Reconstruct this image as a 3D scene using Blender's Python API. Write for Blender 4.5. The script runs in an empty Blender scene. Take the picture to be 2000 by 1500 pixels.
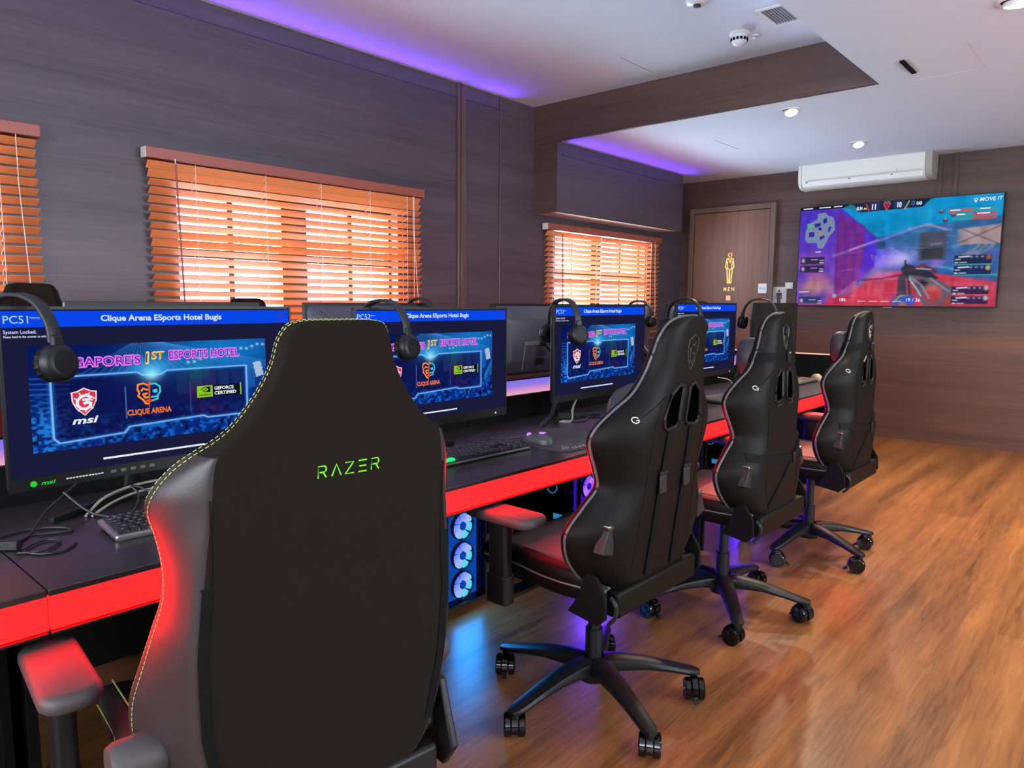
PURPLE_K = 4.0; PURPLE_E = 5.0; RED_K = 22.0; RED_G = .03; COOL_FILL = 30; SKY = 14.0; DAY = 78; FILL_BACK = 6; FILL_RIGHT = 6
import bpy, bmesh, math, random
import numpy as np
from mathutils import Vector, Matrix, noise
random.seed(7); rng = np.random.default_rng(5)
C = bpy.context.scene.collection
S = bpy.context.scene
PI = math.pi
# ------------------------------------------------------------------ materials
def lin(c):
    return tuple(((v/255)/12.92 if v/255 <= .04045 else ((v/255+.055)/1.055)**2.4) for v in c)
MATS = {}
def mat(name, rgb, rough=.5, metal=0., spec=.5, bump=None, emit=None, estr=1., raw=False):
    if name in MATS: return MATS[name]
    m = bpy.data.materials.new(name); m.use_nodes = True
    nt = m.node_tree; b = nt.nodes['Principled BSDF']
    c = rgb if raw else lin(rgb)
    b.inputs['Base Color'].default_value = (*c, 1); b.inputs['Roughness'].default_value = rough
    b.inputs['Metallic'].default_value = metal; b.inputs['Specular IOR Level'].default_value = spec
    if emit: b.inputs['Emission Color'].default_value = (*lin(emit), 1); b.inputs['Emission Strength'].default_value = estr
    if bump:
        n = nt.nodes.new('ShaderNodeTexNoise'); n.inputs['Scale'].default_value = bump[0]; n.inputs['Detail'].default_value = 4
        t = nt.nodes.new('ShaderNodeTexCoord'); nt.links.new(t.outputs['Object'], n.inputs['Vector'])
        k = nt.nodes.new('ShaderNodeBump'); k.inputs['Strength'].default_value = bump[1]; k.inputs['Distance'].default_value = .002
        nt.links.new(n.outputs['Fac'], k.inputs['Height']); nt.links.new(k.outputs['Normal'], b.inputs['Normal'])
    MATS[name] = m; return m
def glow(name, rgb, k=1.):
    if name in MATS: return MATS[name]
    m = bpy.data.materials.new(name); m.use_nodes = True; nt = m.node_tree
    nt.nodes.clear(); e = nt.nodes.new('ShaderNodeEmission'); o = nt.nodes.new('ShaderNodeOutputMaterial')
    e.inputs['Color'].default_value = (*lin(rgb), 1); e.inputs['Strength'].default_value = k
    nt.links.new(e.outputs[0], o.inputs[0]); MATS[name] = m; return m
def vcol_glow(name, k=1.):
    m = bpy.data.materials.new(name); m.use_nodes = True; nt = m.node_tree; nt.nodes.clear()
    a = nt.nodes.new('ShaderNodeAttribute'); a.attribute_name = 'image'
    e = nt.nodes.new('ShaderNodeEmission'); e.inputs['Strength'].default_value = k; o = nt.nodes.new('ShaderNodeOutputMaterial')
    nt.links.new(a.outputs['Color'], e.inputs['Color']); nt.links.new(e.outputs[0], o.inputs[0]); MATS[name] = m; return m
def wood(name, ca, cb, scale, rough=.5, plank=None, spec=.4, board=None, bumps=.12):
    """grain from stretched noise; plank = (brick scale vector, mortar rgb, rotz)"""
    m = bpy.data.materials.new(name); m.use_nodes = True; nt = m.node_tree; L = nt.links
    b = nt.nodes['Principled BSDF']; b.inputs['Roughness'].default_value = rough; b.inputs['Specular IOR Level'].default_value = spec
    t = nt.nodes.new('ShaderNodeTexCoord')
    def mapped(sc, rz=0, ro=(0,0,0)):
        mp = nt.nodes.new('ShaderNodeMapping'); mp.inputs['Scale'].default_value = sc
        mp.inputs['Rotation'].default_value = (ro[0], ro[1], rz)
        L.new(t.outputs['Object'], mp.inputs['Vector']); return mp
    n1 = nt.nodes.new('ShaderNodeTexNoise'); n1.inputs['Scale'].default_value = 1; n1.inputs['Detail'].default_value = 8; n1.inputs['Roughness'].default_value = .65
    n1.inputs['Distortion'].default_value = 1.1
    n2 = nt.nodes.new('ShaderNodeTexNoise'); n2.inputs['Scale'].default_value = 1; n2.inputs['Detail'].default_value = 3
    L.new(mapped(scale).outputs[0], n1.inputs['Vector']); L.new(mapped(tuple(s*.16 for s in scale)).outputs[0], n2.inputs['Vector'])
    add = nt.nodes.new('ShaderNodeMath'); add.operation = 'MULTIPLY_ADD'; add.inputs[1].default_value = .55
    L.new(n2.outputs['Fac'], add.inputs[0])
    s2 = nt.nodes.new('ShaderNodeMath'); s2.operation = 'MULTIPLY'; s2.inputs[1].default_value = .55; L.new(n1.outputs['Fac'], s2.inputs[0]); L.new(s2.outputs[0], add.inputs[2])
    fac = add.outputs[0]
    if plank:
        br = nt.nodes.new('ShaderNodeTexBrick'); br.offset = .37; br.inputs['Scale'].default_value = 1
        br.inputs['Color1'].default_value = (.36,.36,.36,1); br.inputs['Color2'].default_value = (.64,.64,.64,1); br.inputs['Mortar'].default_value = (0.12,.12,.12,1)
        br.inputs['Mortar Size'].default_value = plank[2]; br.inputs['Brick Width'].default_value = plank[0]; br.inputs['Row Height'].default_value = plank[1]
        br.inputs['Bias'].default_value = 0
        sp = nt.nodes.new('ShaderNodeSeparateXYZ'); cb_ = nt.nodes.new('ShaderNodeCombineXYZ'); L.new(t.outputs['Object'], sp.inputs[0])
        L.new(sp.outputs['xyz'.index(plank[3][0])], cb_.inputs[0]); L.new(sp.outputs['xyz'.index(plank[3][1])], cb_.inputs[1])
        L.new(cb_.outputs[0], br.inputs['Vector'])
        mx = nt.nodes.new('ShaderNodeMath'); mx.operation = 'MULTIPLY_ADD'; mx.inputs[1].default_value = plank[4]; L.new(br.outputs['Color'], mx.inputs[0])
        sc = nt.nodes.new('ShaderNodeMath'); sc.operation = 'MULTIPLY_ADD'; sc.inputs[1].default_value = 1; sc.inputs[2].default_value = -.5*plank[4]; L.new(fac, sc.inputs[0]); L.new(sc.outputs[0], mx.inputs[2])
        fac = mx.outputs[0]
    r = nt.nodes.new('ShaderNodeValToRGB'); r.color_ramp.elements[0].position = .3; r.color_ramp.elements[1].position = .75
    r.color_ramp.elements[0].color = (*lin(ca), 1); r.color_ramp.elements[1].color = (*lin(cb), 1)
    L.new(fac, r.inputs[0]); L.new(r.outputs[0], b.inputs['Base Color'])
    k = nt.nodes.new('ShaderNodeBump'); k.inputs['Strength'].default_value = bumps; k.inputs['Distance'].default_value = .003
    L.new(fac, k.inputs['Height']); L.new(k.outputs[0], b.inputs['Normal'])
    MATS[name] = m; return m
# ------------------------------------------------------------------ mesh builder
class MB:
    def __init__(s): s.v = []; s.f = []; s.m = []; s.mats = []; s.M = Matrix()
    def mi(s, m):
        if m not in s.mats: s.mats.append(m)
        return s.mats.index(m)
    def add(s, vs, fs, m):
        o = len(s.v); s.v += [tuple(s.M @ Vector(p)) for p in vs]; k = s.mi(m)
        for f in fs: s.f.append(tuple(o+i for i in f)); s.m.append(k)
    def box(s, a, b, m):
        x0,y0,z0 = a; x1,y1,z1 = b
        v = [(x0,y0,z0),(x1,y0,z0),(x1,y1,z0),(x0,y1,z0),(x0,y0,z1),(x1,y0,z1),(x1,y1,z1),(x0,y1,z1)]
        s.add(v, [(0,3,2,1),(4,5,6,7),(0,1,5,4),(1,2,6,5),(2,3,7,6),(3,0,4,7)], m)
    def ring(s, rings, m, cap=True, closed=False):
        n = len(rings[0]); vs = [p for r in rings for p in r]; fs = []
        R = len(rings)
        for i in range(R if closed else R-1):
            a, b = i*n, ((i+1) % R)*n
            for j in range(n): fs.append((a+j, a+(j+1) % n, b+(j+1) % n, b+j))
        if cap and not closed: fs.append(tuple(range(n-1,-1,-1))); fs.append(tuple((R-1)*n+j for j in range(n)))
        s.add(vs, fs, m)
    def tube(s, pts, r, m, n=8, closed=False, flat=None):
        P = [Vector(p) for p in pts]; R = []
        N = len(P); up = Vector((0,0,1))
        for i in range(N):
            t = (P[(i+1) % N]-P[i-1]) if closed else (P[min(i+1,N-1)]-P[max(i-1,0)])
            if t.length < 1e-9: t = Vector((1,0,0))
            t.normalize(); u = up if abs(t.dot(up)) < .95 else Vector((1,0,0))
            a = t.cross(u).normalized(); b = t.cross(a).normalized()
            rr = r[i] if isinstance(r, (list,tuple)) else r
            ra, rb = (rr, rr) if flat is None else (rr, rr*flat)
            R.append([tuple(P[i]+a*math.cos(2*PI*k/n)*ra+b*math.sin(2*PI*k/n)*rb) for k in range(n)])
        s.ring(R, m, True, closed)
    def lathe(s, prof, m, n=24, axis='z', at=(0,0,0)):
        R = []
        for r, h in prof:
            ring = []
            for k in range(n):
                a = 2*PI*k/n; c, d = r*math.cos(a), r*math.sin(a)
                p = (c,d,h) if axis == 'z' else ((h,c,d) if axis == 'x' else (d,h,c))
                ring.append((p[0]+at[0], p[1]+at[1], p[2]+at[2]))
            R.append(ring)
        s.ring(R, m)
    def prism(s, poly, h0, h1, m, plane='xz'):
        """polygon extruded; plane xz -> extrude along y"""
        def P(p, h):
            return (p[0],h,p[1]) if plane == 'xz' else ((p[0],p[1],h) if plane == 'xy' else (h,p[0],p[1]))
        n = len(poly); vs = [P(p,h0) for p in poly]+[P(p,h1) for p in poly]
        fs = [tuple(range(n)), tuple(range(2*n-1,n-1,-1))]+[(i,n+i,n+(i+1)%n,(i+1)%n) for i in range(n)]
        s.add(vs, fs, m)
    def flat(s, poly, y, m):            # polygon in xz facing -y
        s.add([(p[0],y,p[1]) for p in poly], [tuple(range(len(poly)))], m)
    def stroke(s, pts, w, y, m):        # thin flat line in xz
        for a, b in zip(pts, pts[1:]):
            d = Vector((b[0]-a[0], b[1]-a[1]))
            if d.length < 1e-9: continue
            d.normalize(); n = Vector((-d.y, d.x))*w/2; e = d*w*.3
            s.flat([(a[0]-e.x+n.x,a[1]-e.y+n.y),(a[0]-e.x-n.x,a[1]-e.y-n.y),(b[0]+e.x-n.x,b[1]+e.y-n.y),(b[0]+e.x+n.x,b[1]+e.y+n.y)], y, m)
    def text(s, txt, x, z, h, y, m, align='LEFT', bold=0., width=None, shear=0., outline=None):
        """lettering in the xz plane facing -y; h = cap height"""
        vs, fs = text_geo(txt, bold, shear, outline)
        xs = [v[0] for v in vs]; k = h/.7; w = (max(xs)-min(xs))*k; kx = k if width is None else k*width/w
        w = (max(xs)-min(xs))*kx; ox = x-min(xs)*kx-(0 if align == 'LEFT' else (w/2 if align == 'CENTER' else w))
        s.add([(v[0]*kx+ox, y, v[1]*k+z) for v in vs], fs, m)
    def build(s, name, parent=None, smooth=True, bevel=0, sub=0, auto=40, mats=None):
        me = bpy.data.meshes.new(name); me.from_pydata(s.v, [], s.f)
        for m in s.mats: me.materials.append(m)
        me.polygons.foreach_set('material_index', s.m)
        me.update()
        bm = bmesh.new(); bm.from_mesh(me); bmesh.ops.recalc_face_normals(bm, faces=[f for f in bm.faces]) if smooth != 'flatscreen' else None
        bm.to_mesh(me); bm.free()
        o = bpy.data.objects.new(name, me); C.objects.link(o)
        if parent: o.parent = parent
        if smooth and smooth != 'flatscreen':
            me.polygons.foreach_set('use_smooth', [True]*len(me.polygons)); me.set_sharp_from_angle(angle=math.radians(auto))
        if bevel:
            b = o.modifiers.new('bevel', 'BEVEL'); b.width = bevel; b.segments = 2; b.limit_method = 'ANGLE'; b.angle_limit = math.radians(40)
        if sub:
            q = o.modifiers.new('sub', 'SUBSURF'); q.levels = sub; q.render_levels = sub
        return o
_T = {}
def text_geo(txt, bold=0., shear=0., outline=None):
    key = (txt, bold, shear, outline)
    if key in _T: return _T[key]
    cu = bpy.data.curves.new('t', 'FONT'); cu.body = txt; cu.offset = bold; cu.shear = shear; cu.resolution_u = 3
    if outline: cu.fill_mode = 'NONE'; cu.bevel_depth = outline; cu.bevel_resolution = 0
    o = bpy.data.objects.new('t', cu); C.objects.link(o); bpy.context.view_layer.update()
    me = o.evaluated_get(bpy.context.evaluated_depsgraph_get()).to_mesh()
    r = ([tuple(v.co) for v in me.vertices], [tuple(p.vertices) for p in me.polygons])
    o.to_mesh_clear(); bpy.data.objects.remove(o); bpy.data.curves.remove(cu)
    _T[key] = r; return r
def tag(o, label=None, cat=None, group=None, kind=None):
    if label: o['label'] = label
    if cat: o['category'] = cat
    if group: o['group'] = group
    if kind: o['kind'] = kind
    return o
def thing(name, label, cat, loc=(0,0,0), rz=0, group=None):
    o = bpy.data.objects.new(name, None); o.empty_display_size = .05; C.objects.link(o); o.location = loc; o.rotation_euler = (0,0,rz)
    return tag(o, label, cat, group)
def struct(o, label=None): return tag(o, label, None, None, 'structure')
def copy_tree(o, parent=None):
    c = o.copy(); C.objects.link(c)
    if parent: c.parent = parent
    for ch in list(o.children): copy_tree(ch, c)
    return c
def bez(P, n=16):
    """catmull-rom through points"""
    P = [Vector(p) for p in P]; out = []
    for i in range(len(P)-1):
        p0, p1, p2, p3 = P[max(i-1,0)], P[i], P[i+1], P[min(i+2,len(P)-1)]
        for k in range(n):
            t = k/n; out.append(.5*((2*p1)+(-p0+p2)*t+(2*p0-5*p1+4*p2-p3)*t*t+(-p0+3*p1-3*p2+p3)*t**3))
    out.append(P[-1]); return [tuple(p) for p in out]
def rrect(x0, y0, x1, y1, r, n=5):
    out = []
    for cx, cy, a in ((x1-r,y0+r,-90),(x1-r,y1-r,0),(x0+r,y1-r,90),(x0+r,y0+r,180)):
        for k in range(n+1):
            t = math.radians(a+90*k/n); out.append((cx+r*math.cos(t), cy+r*math.sin(t)))
    return out
def circ(x, z, r, n=20, a0=0, a1=360): return [(x+r*math.cos(math.radians(a0+(a1-a0)*k/n)), z+r*math.sin(math.radians(a0+(a1-a0)*k/n))) for k in range(n+(a1-a0 < 360))]
# ------------------------------------------------------------------ camera
f_px, yaw, pitch, roll = 1403.14, math.radians(41.728), math.radians(6.519), math.radians(-.437)
cd = bpy.data.cameras.new('camera'); cam = bpy.data.objects.new('camera', cd); C.objects.link(cam); S.camera = cam
cd.sensor_width = 36; cd.lens = f_px/2000*36; cd.clip_start = .02
fw = Vector((-math.sin(yaw)*math.cos(pitch), math.cos(yaw)*math.cos(pitch), -math.sin(pitch)))
rt = Vector((math.cos(yaw), math.sin(yaw), 0)); dn = fw.cross(rt)
r2 = math.cos(roll)*rt+math.sin(roll)*dn; d2 = -math.sin(roll)*rt+math.cos(roll)*dn
M3 = Matrix((r2, -d2, -fw)).transposed()
cam.matrix_world = Matrix.Translation((0,0,1.25)) @ M3.to_4x4()
S.view_settings.view_transform = 'Standard'; S.view_settings.look = 'None'; S.view_settings.gamma = 1; S.view_settings.use_curve_mapping = False
S.view_settings.exposure = EXPOSURE = 0.0
# ------------------------------------------------------------------ palette
m_wall = wood('dark_laminate_along_y', (52,42,46), (86,74,80), (3,1.6,40), .42, (1.6,1.2,.0016,'yz',.10))
m_wallx = wood('dark_laminate_along_x', (56,40,35), (96,72,64), (1.6,3,40), .42, (1.6,1.2,.0016,'xz',.10))
m_door = wood('door_veneer', (92,60,46), (134,96,78), (24,3,.8), .45)
m_frame = wood('door_frame_wood', (84,66,54), (112,90,74), (24,3,.8), .5)
m_trim = mat('brown_metal_trim', (86,66,62), .3, 0, .6)
m_floor = wood('vinyl_planks', (44,25,13), (164,106,58), (60,4.2,1), .32, (1.22,.18,.0006,'yx',.26), .45, None, .06)
m_ceil = mat('white_ceiling_paint', (204,212,222), .75, 0, .3)
m_white = mat('white_plastic', (216,216,212), .35)
m_offw = mat('aged_white_plastic', (208,206,196), .4)
m_blk = mat('black_plastic', (18,18,19), .42, 0, .3)
m_blkm = mat('matt_black', (9,9,9), .7, 0, .12)
m_gloss = mat('glossy_black', (8,8,9), .12)
m_dgrey = mat('dark_grey_plastic', (34,33,34), .45, 0, .3)
m_desk = mat('black_desktop', (40,33,32), .3, 0, .5)
m_deskedge = mat('desk_edge_black', (9,8,8), .5)
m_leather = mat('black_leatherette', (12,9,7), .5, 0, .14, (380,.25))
m_leather_lit = mat('seat_leatherette', (104,88,86), .45, 0, .5, (300,.2))  # pinkish light on the black seat tops put into their colour
m_fabric = mat('charcoal_fabric', (24,18,13), .9, 0, .12, (900,.5))
m_bolster = mat('charcoal_leatherette', (42,35,35), .4, 0, .36, (400,.12))
m_pip = mat('grey_piping', (78,75,77), .45)
m_green = mat('green_stitching', (170,180,100), .7)
m_gtext = mat('green_embroidery', (112,206,40), .6, 0, .3, None, (112,206,40), .12)  # faint glow put into the thread, which is no lamp
m_pad = mat('armrest_pad', (60,54,54), .55, 0, .4, (250,.15))
m_steel = mat('satin_steel', (150,146,140), .3, 1.)
m_silver = mat('silver_aluminium', (168,162,160), .38, .9)
m_blind = mat('stained_wood_slats', (206,124,72), .5, 0, .35)
m_head = mat('blind_headrail_wood', (140,74,58), .4)
m_cord = mat('white_cord', (226,206,190), .7)
m_gold = mat('gold_vinyl', (236,196,96), .35, .3, .6, None, (236,206,120), .35)  # the gold carries a painted-in glow of its own
m_cable = mat('black_cable', (26,25,26), .5)
m_cableg = mat('grey_cable', (150,140,124), .5)
m_wht = glow('screen_white', (235,240,250))
LED_RED = bpy.data.materials.new('red_led_diffuser'); LED_RED.use_nodes = True; LED_RED.node_tree.nodes['Principled BSDF'].inputs['Base Color'].default_value = (.02,.0,.0,1); LED_RED.node_tree.nodes['Principled BSDF'].inputs['Specular IOR Level'].default_value = .1
LED_RED.node_tree.nodes['Principled BSDF'].inputs['Emission Color'].default_value = (1,RED_G/RED_K,RED_G*1.15/RED_K,1); LED_RED.node_tree.nodes['Principled BSDF'].inputs['Emission Strength'].default_value = RED_K
# ------------------------------------------------------------------ the room
ZC, ZL, XW, YF = 2.887, 2.576, -4.07, 7.42       # tray ceiling, low ceiling, window wall, far wall
XT, YT = -1.364, 4.83                              # edges of the raised tray
XR, YB = 3.2, -2.4                                 # walls behind and beside the viewer
b = MB(); b.box((XW-.3,YB-.1,-.1),(XR+.1,YF+.1,0), m_floor); struct(b.build('floor', smooth=False))
b = MB(); b.box((XW-.3,YB-.1,ZC),(XT+.05,YT+.05,ZC+.1), m_ceil)
# access panel joints of the tray
b.box((-2.83,4.24,ZC-.0015),(-2.824,4.66,ZC), mat('panel_joint', (150,150,156), .8))
struct(b.build('ceiling', smooth=False))
b = MB()
poly = [(XT,YB-.1),(XR+.1,YB-.1),(XR+.1,YF+.1),(XW-.3,YF+.1),(XW-.3,YT+.02),(XT,YT+.02)]
b.prism(poly, ZL, ZL+.3, m_ceil, 'xy')
b.box((-2.815,5.62,ZL-.0015),(-2.81,6.07,ZL), MATS['panel_joint'])
for a in (((-.83,4.36),(-.82,4.9)),((-1.2,4.9),(-.82,4.908))): b.box((*a[0],ZL-.0012),(*a[1],ZL), mat('faint_joint', (200,198,204), .8))
struct(b.build('ceiling', smooth=False))
# wood clad face of the beam + box over the far window
b = MB(); b.box((XW,YT-.012,ZL-.001),(XT-.001,YT+.018,ZC), m_wallx); struct(b.build('trim_1', smooth=False))
BZ, BX, BE = 2.0, -3.81, 6.93
b = MB()
b.box((BX-.014,YT-.012,BZ),(BX,BE,ZL-.002), m_wall); b.box((XW,YT-.012,BZ),(BX-.014,YT+.003,ZL-.002), m_wallx); b.box((XW,BE-.015,BZ),(BX-.014,BE,ZL-.002), m_wallx)
b.box((XW+.001,YT+.004,BZ+.006),(BX-.0145,BE-.0155,BZ+.02), m_ceil)
struct(b.build('wall_bulkhead', smooth=False))
# window wall with three openings
WIN = {1: (-.35,.93,.92,1.90), 2: (1.78,3.33,.92,1.88), 3: (5.13,6.66,.92,1.90)}
b = MB(); x0, x1 = XW-.16, XW
ys = [YB-.1]+[v for k in (1,2,3) for v in WIN[k][:2]]+[YF+.1]
for i in range(0, 8, 2): b.box((x0,ys[i],0),(x1,ys[i+1],ZC), m_wall)
for k in (1,2,3):
    y0,y1,z0,z1 = WIN[k]; b.box((x0,y0,0),(x1,y1,z0), m_wall); b.box((x0,y0,z1),(x1,y1,ZC), m_wall)
struct(b.build('wall_left', smooth=False))
b = MB(); b.box((XW-.16,YF,0),(XR+.1,YF+.1,ZL+.01), m_wallx); struct(b.build('wall_far', smooth=False))
# back and right walls (behind the viewer) : wide openings added in both to let daylight in
m_plain = m_wallx
b = MB(); b.box((XW,YB-.1,0),(XR,YB,.9), m_plain); b.box((XW,YB-.1,2.3),(XR,YB,ZC), m_plain); b.box((XW,YB-.1,.9),(-2.6,YB,2.3), m_plain); b.box((2.6,YB-.1,.9),(XR,YB,2.3), m_plain)
struct(b.build('wall_back', smooth=False))
b = MB(); b.box((XR,YB-.1,0),(XR+.1,YF+.1,.9), m_plain); b.box((XR,YB-.1,2.2),(XR+.1,YF+.1,ZC), m_plain); b.box((XR,YB-.1,.9),(XR+.1,.2,2.2), m_plain); b.box((XR,5.4,.9),(XR+.1,YF+.1,2.2), m_plain); struct(b.build('wall_right', smooth=False))
# vertical cover strips on the walls
for i, (y0, y1, t) in enumerate(((3.905,3.935,.022),(3.95,4.005,.014),(4.385,4.395,.012))):
    b = MB(); b.box((XW,y0,0),(XW+t,y1,ZC-.002), m_trim); struct(b.build('trim_%d' % (i+2), bevel=.003))
for i, (xa, xb_) in enumerate(((-1.545,-1.515),(-1.425,-1.395))):
    b = MB(); b.box((xa,YF-.018,1.2),(xb_,YF,ZL-.002), m_wallx); struct(b.build('trim_%d' % (i+5), smooth=False))
m_lower = wood('lower_brown_laminate', (66,42,33), (112,76,60), (1.6,3,40), .42, (1.6,1.2,.0016,'xz',.10))
b = MB(); b.box((-2.98,YF-.008,0),(XR,YF,.985), m_lower); struct(b.build('trim_7', smooth=False))  # thin lower band, lighter brown than the wall above
# windows: frame + glass
m_glass = bpy.data.materials.new('window_glass'); m_glass.use_nodes = True
nt = m_glass.node_tree; nt.nodes.clear(); gt = nt.nodes.new('ShaderNodeBsdfTransparent'); gt.inputs[0].default_value = (.95,.97,1,1); gg = nt.nodes.new('ShaderNodeBsdfGlossy'); gg.inputs['Roughness'].default_value = .02
gm = nt.nodes.new('ShaderNodeMixShader'); gm.inputs[0].default_value = .06; go = nt.nodes.new('ShaderNodeOutputMaterial'); nt.links.new(gt.outputs[0], gm.inputs[1]); nt.links.new(gg.outputs[0], gm.inputs[2]); nt.links.new(gm.outputs[0], go.inputs[0])
m_wframe = mat('window_frame', (70,58,52), .5)
PANE = {1: [(-.31,-.02),(.02,.31),(.35,.62),(.66,.89)], 2: [(1.81,2.11),(2.145,2.465),(2.645,2.965),(3.0,3.315)], 3: [(5.165,5.485),(5.5,5.80),(5.965,6.29),(6.325,6.645)]}
for k in (1,2,3):
    y0,y1,z0,z1 = WIN[k]; b = MB(); xa, xb_ = XW-.13, XW-.085
    e = [y0]+[v for p in PANE[k] for v in p]+[y1]
    for i in range(0, len(e), 2): b.box((xa,e[i],z0),(xb_,e[i+1],z1), m_wframe)
    for (p,q) in PANE[k]:
        b.box((xa,p,z0),(xb_,q,z0+.04), m_wframe); b.box((xa,p,z1-.02),(xb_,q,z1), m_wframe); b.box((xa,p,1.49),(xb_,q,1.54), m_wframe)
    w = struct(b.build('window_%d' % k, smooth=False)); w['label'] = 'timber framed window behind a slatted blind'
    for (p,q) in PANE[k]:
        g_ = MB(); g_.box((XW-.112,p+.001,z0+.041),(XW-.106,q-.001,z1-.021), m_glass); g_.build('pane', w, smooth=False)
# door in the far wall
def d_box(a, c, m, name, parent=None):
    q = MB(); q.box(a, c, m); return q.build(name, parent, bevel=.003)
door = struct(d_box((-3.895,YF-.03,.01),(-3.045,YF-.001,2.222), m_door, 'door_1')); door['label'] = 'brown wood restroom door'
fr = MB()
fr.box((-3.955,YF-.045,0),(-3.9,YF-.001,2.285), m_frame); fr.box((-3.04,YF-.045,0),(-2.985,YF-.001,2.285), m_frame); fr.box((-3.9,YF-.045,2.227),(-3.04,YF-.001,2.285), m_frame)
fr.build('door_frame', door, bevel=.004)
yd = YF-.031
s_ = thing('restroom_sign', 'gold figure outline with the word MEN on the brown door', 'sign', (-3.465,yd,1.45))
b = MB()
def outline(pts, w, h=.002): 
    for p, q in zip(pts, pts[1:]):
        d = Vector(q)-Vector(p); n = Vector((-d.y,d.x)).normalized()*w/2; e = d.normalized()*w*.35
        P, Q = Vector(p)-e, Vector(q)+e
        b.prism([tuple(P+n),tuple(P-n),tuple(Q-n),tuple(Q+n)], -h, 0, m_gold)
outline(circ(0,.318,.019,16), .011)
L_ = [(-.012,.285),(-.035,.275),(-.048,.19),(-.03,.17),(-.022,.06),(-.02,.02),(-.004,.02),(-.002,.15)]
outline(L_, .011); outline([(-x,z) for x,z in L_], .011); outline([(-.016,.283),(0,.235),(.016,.283)], .010); outline([(-.028,.25),(-.022,.18),(0,.155),(.022,.18),(.028,.25)], .008)
b.build('figure', s_, smooth=False)
b = MB(); b.text('M E N', 0, -.065, .040, -.0015, m_gold, 'CENTER', .012, .125, .1); b.build('lettering', s_, smooth=False)
b = MB(); b.prism(rrect(-.028,-.165,.022,-.115,.006), -.003, 0, mat('copper_plate', (214,170,120), .35, .4)); b.build('plate', s_, smooth=False)
def plate(name, label, x, z, w, h, y, m, t=.006, r=.008):
    o = thing(name, label, 'sign', (x,y,z)); q = MB(); q.prism(rrect(-w/2,-h/2,w/2,h/2,r), -t, 0, m); q.build('plate', o, smooth=False); return o
p_ = plate('push_sign', 'small white square PUSH sign on the brown door', -3.093, 1.41, .092, .1, yd, m_white, .003)
b = MB(); b.text('PUSH', 0, -.012, .022, -.0035, mat('blue_print', (90,140,190), .5), 'CENTER', .01, .066); b.build('lettering', p_, smooth=False)
p_ = plate('restroom_plate', 'grey plate with a black standing man figure beside the door', -2.925, 1.325, .155, .2, YF-.001, mat('brushed_grey_plate', (176,172,170), .4, .3), .008, .014)
b = MB(); k = mat('black_print', (10,10,10), .5)
b.prism(circ(0,.058,.012,16), -.0095, -.0082, k); b.prism([(-.026,.04),(.026,.04),(.03,.03),(.03,-.03),(.022,-.03),(.021,.022),(.018,.022),(.018,-.085),(.002,-.085),(.002,-.02),(-.002,-.02),(-.002,-.085),(-.018,-.085),(-.018,.022),(-.021,.022),(-.022,-.03),(-.03,-.03),(-.03,.03)], -.0095, -.0082, k)
b.build('figure', p_, smooth=False)
sw = thing('wall_switch', 'pale rectangular wall switch between the door and the television', 'switch', (-2.825,YF-.001,1.437))
b = MB(); b.prism(rrect(-.04,-.032,.04,.032,.006), -.012, 0, m_offw); b.build('plate', sw, bevel=.002)
b = MB(); b.prism(rrect(-.022,-.022,.022,.022,.003), -.016, -.0122, m_white); b.build('rocker', sw)
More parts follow.
